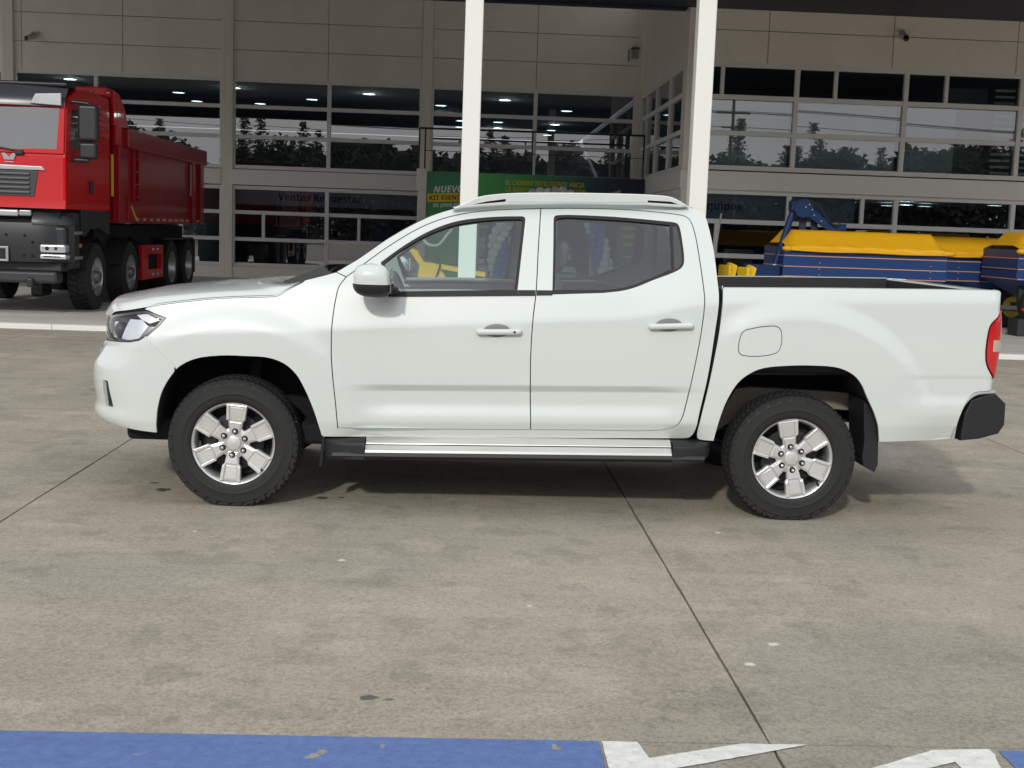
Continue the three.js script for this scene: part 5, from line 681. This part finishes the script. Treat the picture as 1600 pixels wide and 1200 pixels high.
// ================= grain carts under the canopy =================
const armBlue = phy(.010, .030, .105, .5, { specularIntensity: .5 }), cartBlue = phy(.014, .046, .165, .45, { clearcoat: .2, clearcoatRoughness: .15, specularIntensity: .5 }), tarpMat = phy(.80, .42, .006, .55, { sheen: .3 }), orangeLine = std(.55, .26, .15, .5), darkFrame = std(.02, .022, .025, .6);
function grainCart(label, pos, W, auger) {          // W wide along x, hopper from y .95 to 1.42, tarp above
  const t = thing('grain_cart', label, 'grain cart', pos, 0, 'blue grain carts under the canopy'); const D = 1.5;
  const ring = (x0, x1, z0, z1, y) => [[x0, y, z1], [x1, y, z1], [x1, y, z0], [x0, y, z0]];
  const hull = (A, B) => { const P = []; for (let i = 0; i < 4; i++) { const a = A[i], b = A[(i + 1) % 4], c = B[i], d = B[(i + 1) % 4]; for (const q of [c, d, b, c, b, a]) P.push(...q); } const g = new THREE.BufferGeometry(); g.setAttribute('position', new THREE.BufferAttribute(new Float32Array(P), 3)); g.computeVertexNormals(); return g; };
  part('hopper', [hull(ring(0, W, -D, 0, 1.40), ring(0, W, -D, 0, .86)), hull(ring(0, W, -D, 0, .86), ring(.7, W - .7, -D + .45, -.45, .42))], cartBlue, t);
  for (const y of [.88, 1.055, 1.245]) part('stripe', [rbox(-.006, W + .006, y - .009, y + .009, -.002, .012, .003, 1), rbox(-.012, .002, y - .009, y + .009, -D, 0, .003, 1)], orangeLine, t);
  part('corner_post', [rbox(-.02, .62, .86, 1.39, -.01, .006, .004, 1)], cartBlue, t); part('corner_post', rbox(W - .26, W + .02, .86, 1.39, -.01, .006, .004, 1), cartBlue, t);
  for (const x of [.64, W - .28]) for (let k = 0; k < 5; k++) part('bolt', new THREE.SphereGeometry(.014, 8, 6).translate(x, .92 + k * .105, .012), steel, t);
  // tarp: ridged sheet with gathered edges
  const tp = part('tarp', grid(70, 26, (u, v) => { const a = u, s = v, x = .02 + (W + .0) * a, e = Math.min(1, a / .07, (1 - a) / .07), prof = lin([[0, 1.34], [.12, 1.42], [.18, 1.45], [.42, 1.71], [.58, 1.71], [.82, 1.45], [.88, 1.42], [1, 1.34]], s), z = lin([[0, .05], [.12, .05], [.18, .0], [.42, -D * .22], [.58, -D * .78], [.82, -D], [1, -D - .05]], s); const w = (fbm(x * 5 + 3, s * 9, 64, 3, 7) - .5); return [x + w * .03 * (1 - e), lerp(1.40, prof, .22 + .78 * e) + w * .008 + (s < .12 || s > .88 ? .007 * Math.sin(x * 16 + w * 8) : 0), z + w * .02 + (s < .12 ? .010 * Math.sin(x * 11) : 0)]; }, true), tarpMat, t, 'yellow tarp cover');
  part('tarp_hem', tube([[.0, 1.355, .055], [W * .25, 1.335, .07], [W * .5, 1.345, .07], [W * .75, 1.335, .07], [W + .03, 1.345, .055]], .018, 60, 6), tarpMat, tp);
  for (const s of [0, 1]) part('tarp_fold', new THREE.SphereGeometry(.10, 14, 10).scale(s ? 1.3 : 1.0, .55, .8).translate(s ? W + .03 : .04, 1.37, .02), tarpMat, tp);
  part('frame', [rbox(.3, W - .3, .34, .44, -D * .5 - .1, -D * .5 + .1, .01, 1), rbox(.15, .25, .3, .9, -.3, -.2, .01, 1), rbox(W - .25, W - .15, .3, .9, -.3, -.2, .01, 1), bar([.2, .35, -.25], [-.9, .34, -.75], .08, .08)], darkFrame, t);
  for (const x of [.55, W - .55]) { const w = new THREE.Group(); w.name = 'wheel'; t.add(w); w.position.set(x, .41, -.12); part('tyre', lathe([[.2, -.12], [.34, -.13], [.40, -.10], [.41, 0], [.40, .10], [.34, .13], [.2, .12]], 36).rotateX(Math.PI / 2), rubber, w); part('rim', lathe([[0, .06], [.12, .06], [.19, .10], [.205, .12]], 28).rotateX(Math.PI / 2), std(.6, .45, .05, .4), w); }
  if (auger) {
    part('auger_tube', rod([-.20, .62, -.35], [.28, 2.16, -.55],   .06, .06, 16), armBlue, t); part('auger_foot', rbox(-.62, -.02, .72, 1.06, -.55, -.15, .02, 1), armBlue, t);
    part('auger_head', [rbox(.18, .56, 2.02, 2.24, -.68, -.42, .05, 2), new THREE.CylinderGeometry(.17, .17, .31, 18).rotateX(Math.PI / 2).translate(.40, 2.10, -.55)], armBlue, t); part('auger_spout', rod([.46, 2.14, -.55], [1.02, 1.74, -.55], .085, .07, 14), armBlue, t); part('spout_plate', [bar([.52, 2.02, -.43], [1.0, 1.72, -.43], .14, .03), rbox(.98, 1.22, 1.72, 1.84, -.66, -.44, .01, 1)], armBlue, t);
    part('auger_brace', [bar([.46, 2.05, -.6], [.44, 1.45, -.6], .12, .05), bar([.66, 1.95, -.6], [.68, 1.45, -.6], .12, .05)], std(.010, .015, .05, .6), t); part('hydraulic_hose', tube([[.42, 2.26, -.42], [.66, 2.18, -.40], [.80, 1.98, -.38], [1.0, 1.80, -.38], [1.08, 1.86, -.38]], .016, 24, 6), black, t);
    for (const [x, y] of [[.44, 2.12], [.56, 2.08], [.6, 1.98], [.74, 1.88], [.5, 2.17]]) part('bolt', new THREE.SphereGeometry(.018, 8, 6).translate(x, y, -.405), steel, t); part('flange', new THREE.TorusGeometry(.085, .022, 8, 18).rotateX(Math.PI / 2).translate(-.07, 1.06, -.40), steel, t); part('sample_tube', rod([-1.25, .90, -.2], [-1.12, 1.95, -.3], .018), std(.3, .3, .3, .5), t);
  }
  return t;
}
const lerp = (a, b, t) => a + (b - a) * t;
grainCart('blue grain cart with yellow tarp and raised folding auger beside the pickup bed', [5.39, KY, -14.0], 2.94, true);
grainCart('blue grain cart with yellow tarp standing half hidden between two others', [8.45, KY - .02, -15.3], 2.3, false);
const cart3 = grainCart('blue grain cart with yellow tarp cut by the right edge of the picture', [9.42, KY + .09, -13.5], 3.0, false);
{ const t = thing('hydraulic_pump', 'small black pump unit with pale canister beside the rightmost grain cart', 'pump', [9.72, KY, -13.1]); part('body', rbox(-.12, .16, .30, .62, -.12, .12, .04, 2), black, t); part('canister', new THREE.CylinderGeometry(.07, .07, .22, 18).translate(.10, .62, .08), std(.55, .53, .45, .5), t); part('base', rbox(-.45, .3, 0, .30, -.3, .1, .02, 1), darkFrame, t); part('valve', rod([-.2, .45, .12], [-.42, .47, .14], .025), std(.45, .02, .03, .4), t); part('cap', new THREE.SphereGeometry(.05, 12, 8).translate(.10, .84, .08), black, t); }

// riding mowers: only the seats show above the pickup bed
const greenPaint = phy(.015, .10, .02, .4, { clearcoat: .6 }), seatYellow = std(.72, .46, .015, .5);
function mower(label, pos, turn) {
  const t = thing('riding_mower', label, 'mower', pos, turn, 'riding mowers in front of the right wing');
  part('seat_back', grid(12, 10, (u, v) => { const s = u * 2 - 1, h = v; return [.16 + .10 * h + .06 * s * s, .80 + .30 * h - .05 * s * s * h, s * (.23 - .06 * h * h)]; }, false), seatYellow, t, 'yellow moulded seat back'); part('seat_pad', [rbox(-.26, .20, .72, .82, -.23, .23, .045, 3), rbox(.15, .22, .78, 1.06, -.18, .18, .03, 2)], seatYellow, t);
  part('fender', rbox(-.30, .52, .52, .66, -.42, .42, .07, 3), greenPaint, t); part('bonnet', rbox(-1.25, -.55, .45, .86, -.25, .25, .10, 3), greenPaint, t); part('chassis', rbox(-1.2, .45, .26, .50, -.2, .2, .03, 1), black, t); part('steering_wheel', new THREE.TorusGeometry(.16, .016, 8, 28).rotateX(1.2).rotateY(Math.PI / 2).translate(-.48, .98, 0), black, t); part('steering_column', rod([-.62, .7, 0], [-.49, .97, 0], .025), black, t);
  for (const [x, r, s] of [[.15, .27, 1], [.15, .27, -1], [-1.0, .19, 1], [-1.0, .19, -1]]) { const w = new THREE.Group(); w.name = 'wheel'; t.add(w); w.position.set(x, r, s * .40); part('tyre', new THREE.TorusGeometry(r * .72, r * .28, 12, 28), rubber, w); part('rim', new THREE.CylinderGeometry(r * .5, r * .5, .10, 20).rotateX(Math.PI / 2), seatYellow, w); }
}
mower('riding mower with yellow seat nearest the cab, seen over the pickup bed', [3.98, KY, -13.1], .35);
mower('riding mower with yellow seat next to the blue auger, seen over the pickup bed', [4.02, KY, -11.9], .25);
// yellow hay rake seen through the front door window
{
  const t = thing('yellow_loader', 'small yellow loader attachment seen through the front door window', 'loader', [-.95, KY, -14]); const ym = phy(.66, .40, .02, .45, { clearcoat: .5 });
  part('side_plate', prism([[-.38, 1.16], [-.20, 1.10], [-.08, .92], [.12, .88], [.28, .70], [.36, .40], [.30, .08], [-.24, .08], [-.20, .5], [-.16, .86]], .22, .28, .01), ym, t); part('side_plate', prism([[-.38, 1.16], [-.20, 1.10], [-.08, .92], [.12, .88], [.28, .70], [.36, .40], [.30, .08], [-.24, .08], [-.20, .5], [-.16, .86]], -.28, -.22, .01), ym, t);
  part('shell', grid(16, 4, (u, v) => { const a = lin([[0, -.20], [.3, -.02], [.6, .2], [1, .34]], u), y = lin([[0, 1.08], [.3, .90], [.6, .80], [1, .45]], u); return [a, y, -.25 + v * .5]; }, true), ym, t); for (const z of [.25, -.25]) part('arm', bar([.15, .85, z], [1.0, .72, z], .07, .05), ym, t); part('hose', tube([[-.05, .95, .3], [.12, 1.02, .3], [.2, .9, .3], [.12, .6, .3]], .018, 20, 6), black, t); part('base', rbox(-.4, .5, 0, .1, -.35, .35, .02, 1), darkFrame, t);
}
// balloon arch at the entrance
{
  const t = thing('balloon_arch', 'arch of twisted blue and white balloons framing the entrance', 'balloon arch', [0, KY, -22.6]); seedState = 99;
  const ball = new THREE.SphereGeometry(.122, 18, 14); { const p = ball.attributes.position; for (let i = 0; i < p.count; i++) { const y = p.getY(i); p.setY(i, y < 0 ? y * 1.15 : y); } ball.computeVertexNormals(); }
  const bw = phy(.80, .84, .80, .25, { clearcoat: .4 }), bb = phy(.03, .12, .62, .22, { clearcoat: .4 });
  const c = new THREE.CatmullRomCurve3([[.62, .1], [.48, .9], [.60, 1.7], [1.0, 2.15], [1.75, 2.36], [2.5, 2.2], [2.85, 1.75], [3.05, .95], [3.25, .1]].map(p => V3(p[0], p[1], 0))); const N = 36;
  for (let k = 0; k < N; k++) { const p = c.getPointAt(k / (N - 1)), d = c.getTangentAt(k / (N - 1)); for (let q = 0; q < 4; q++) { const a = k * .5 + q * Math.PI / 2, ca = Math.cos(a) * .155, sa = Math.sin(a) * .155; const m = part('balloon', ball, (q < 2) ? bb : bw, t); m.position.set(p.x - d.y * ca, p.y + d.x * ca, sa); m.scale.setScalar(rr(.82, 1.05)); m.rotation.set(rr(-.6, .6), rnd() * 6, rr(-.6, .6)); } }
  part('cord', new THREE.TubeGeometry(c, 60, .01, 5), black, t);
}

lit(scene);
renderer.render(scene, camera);
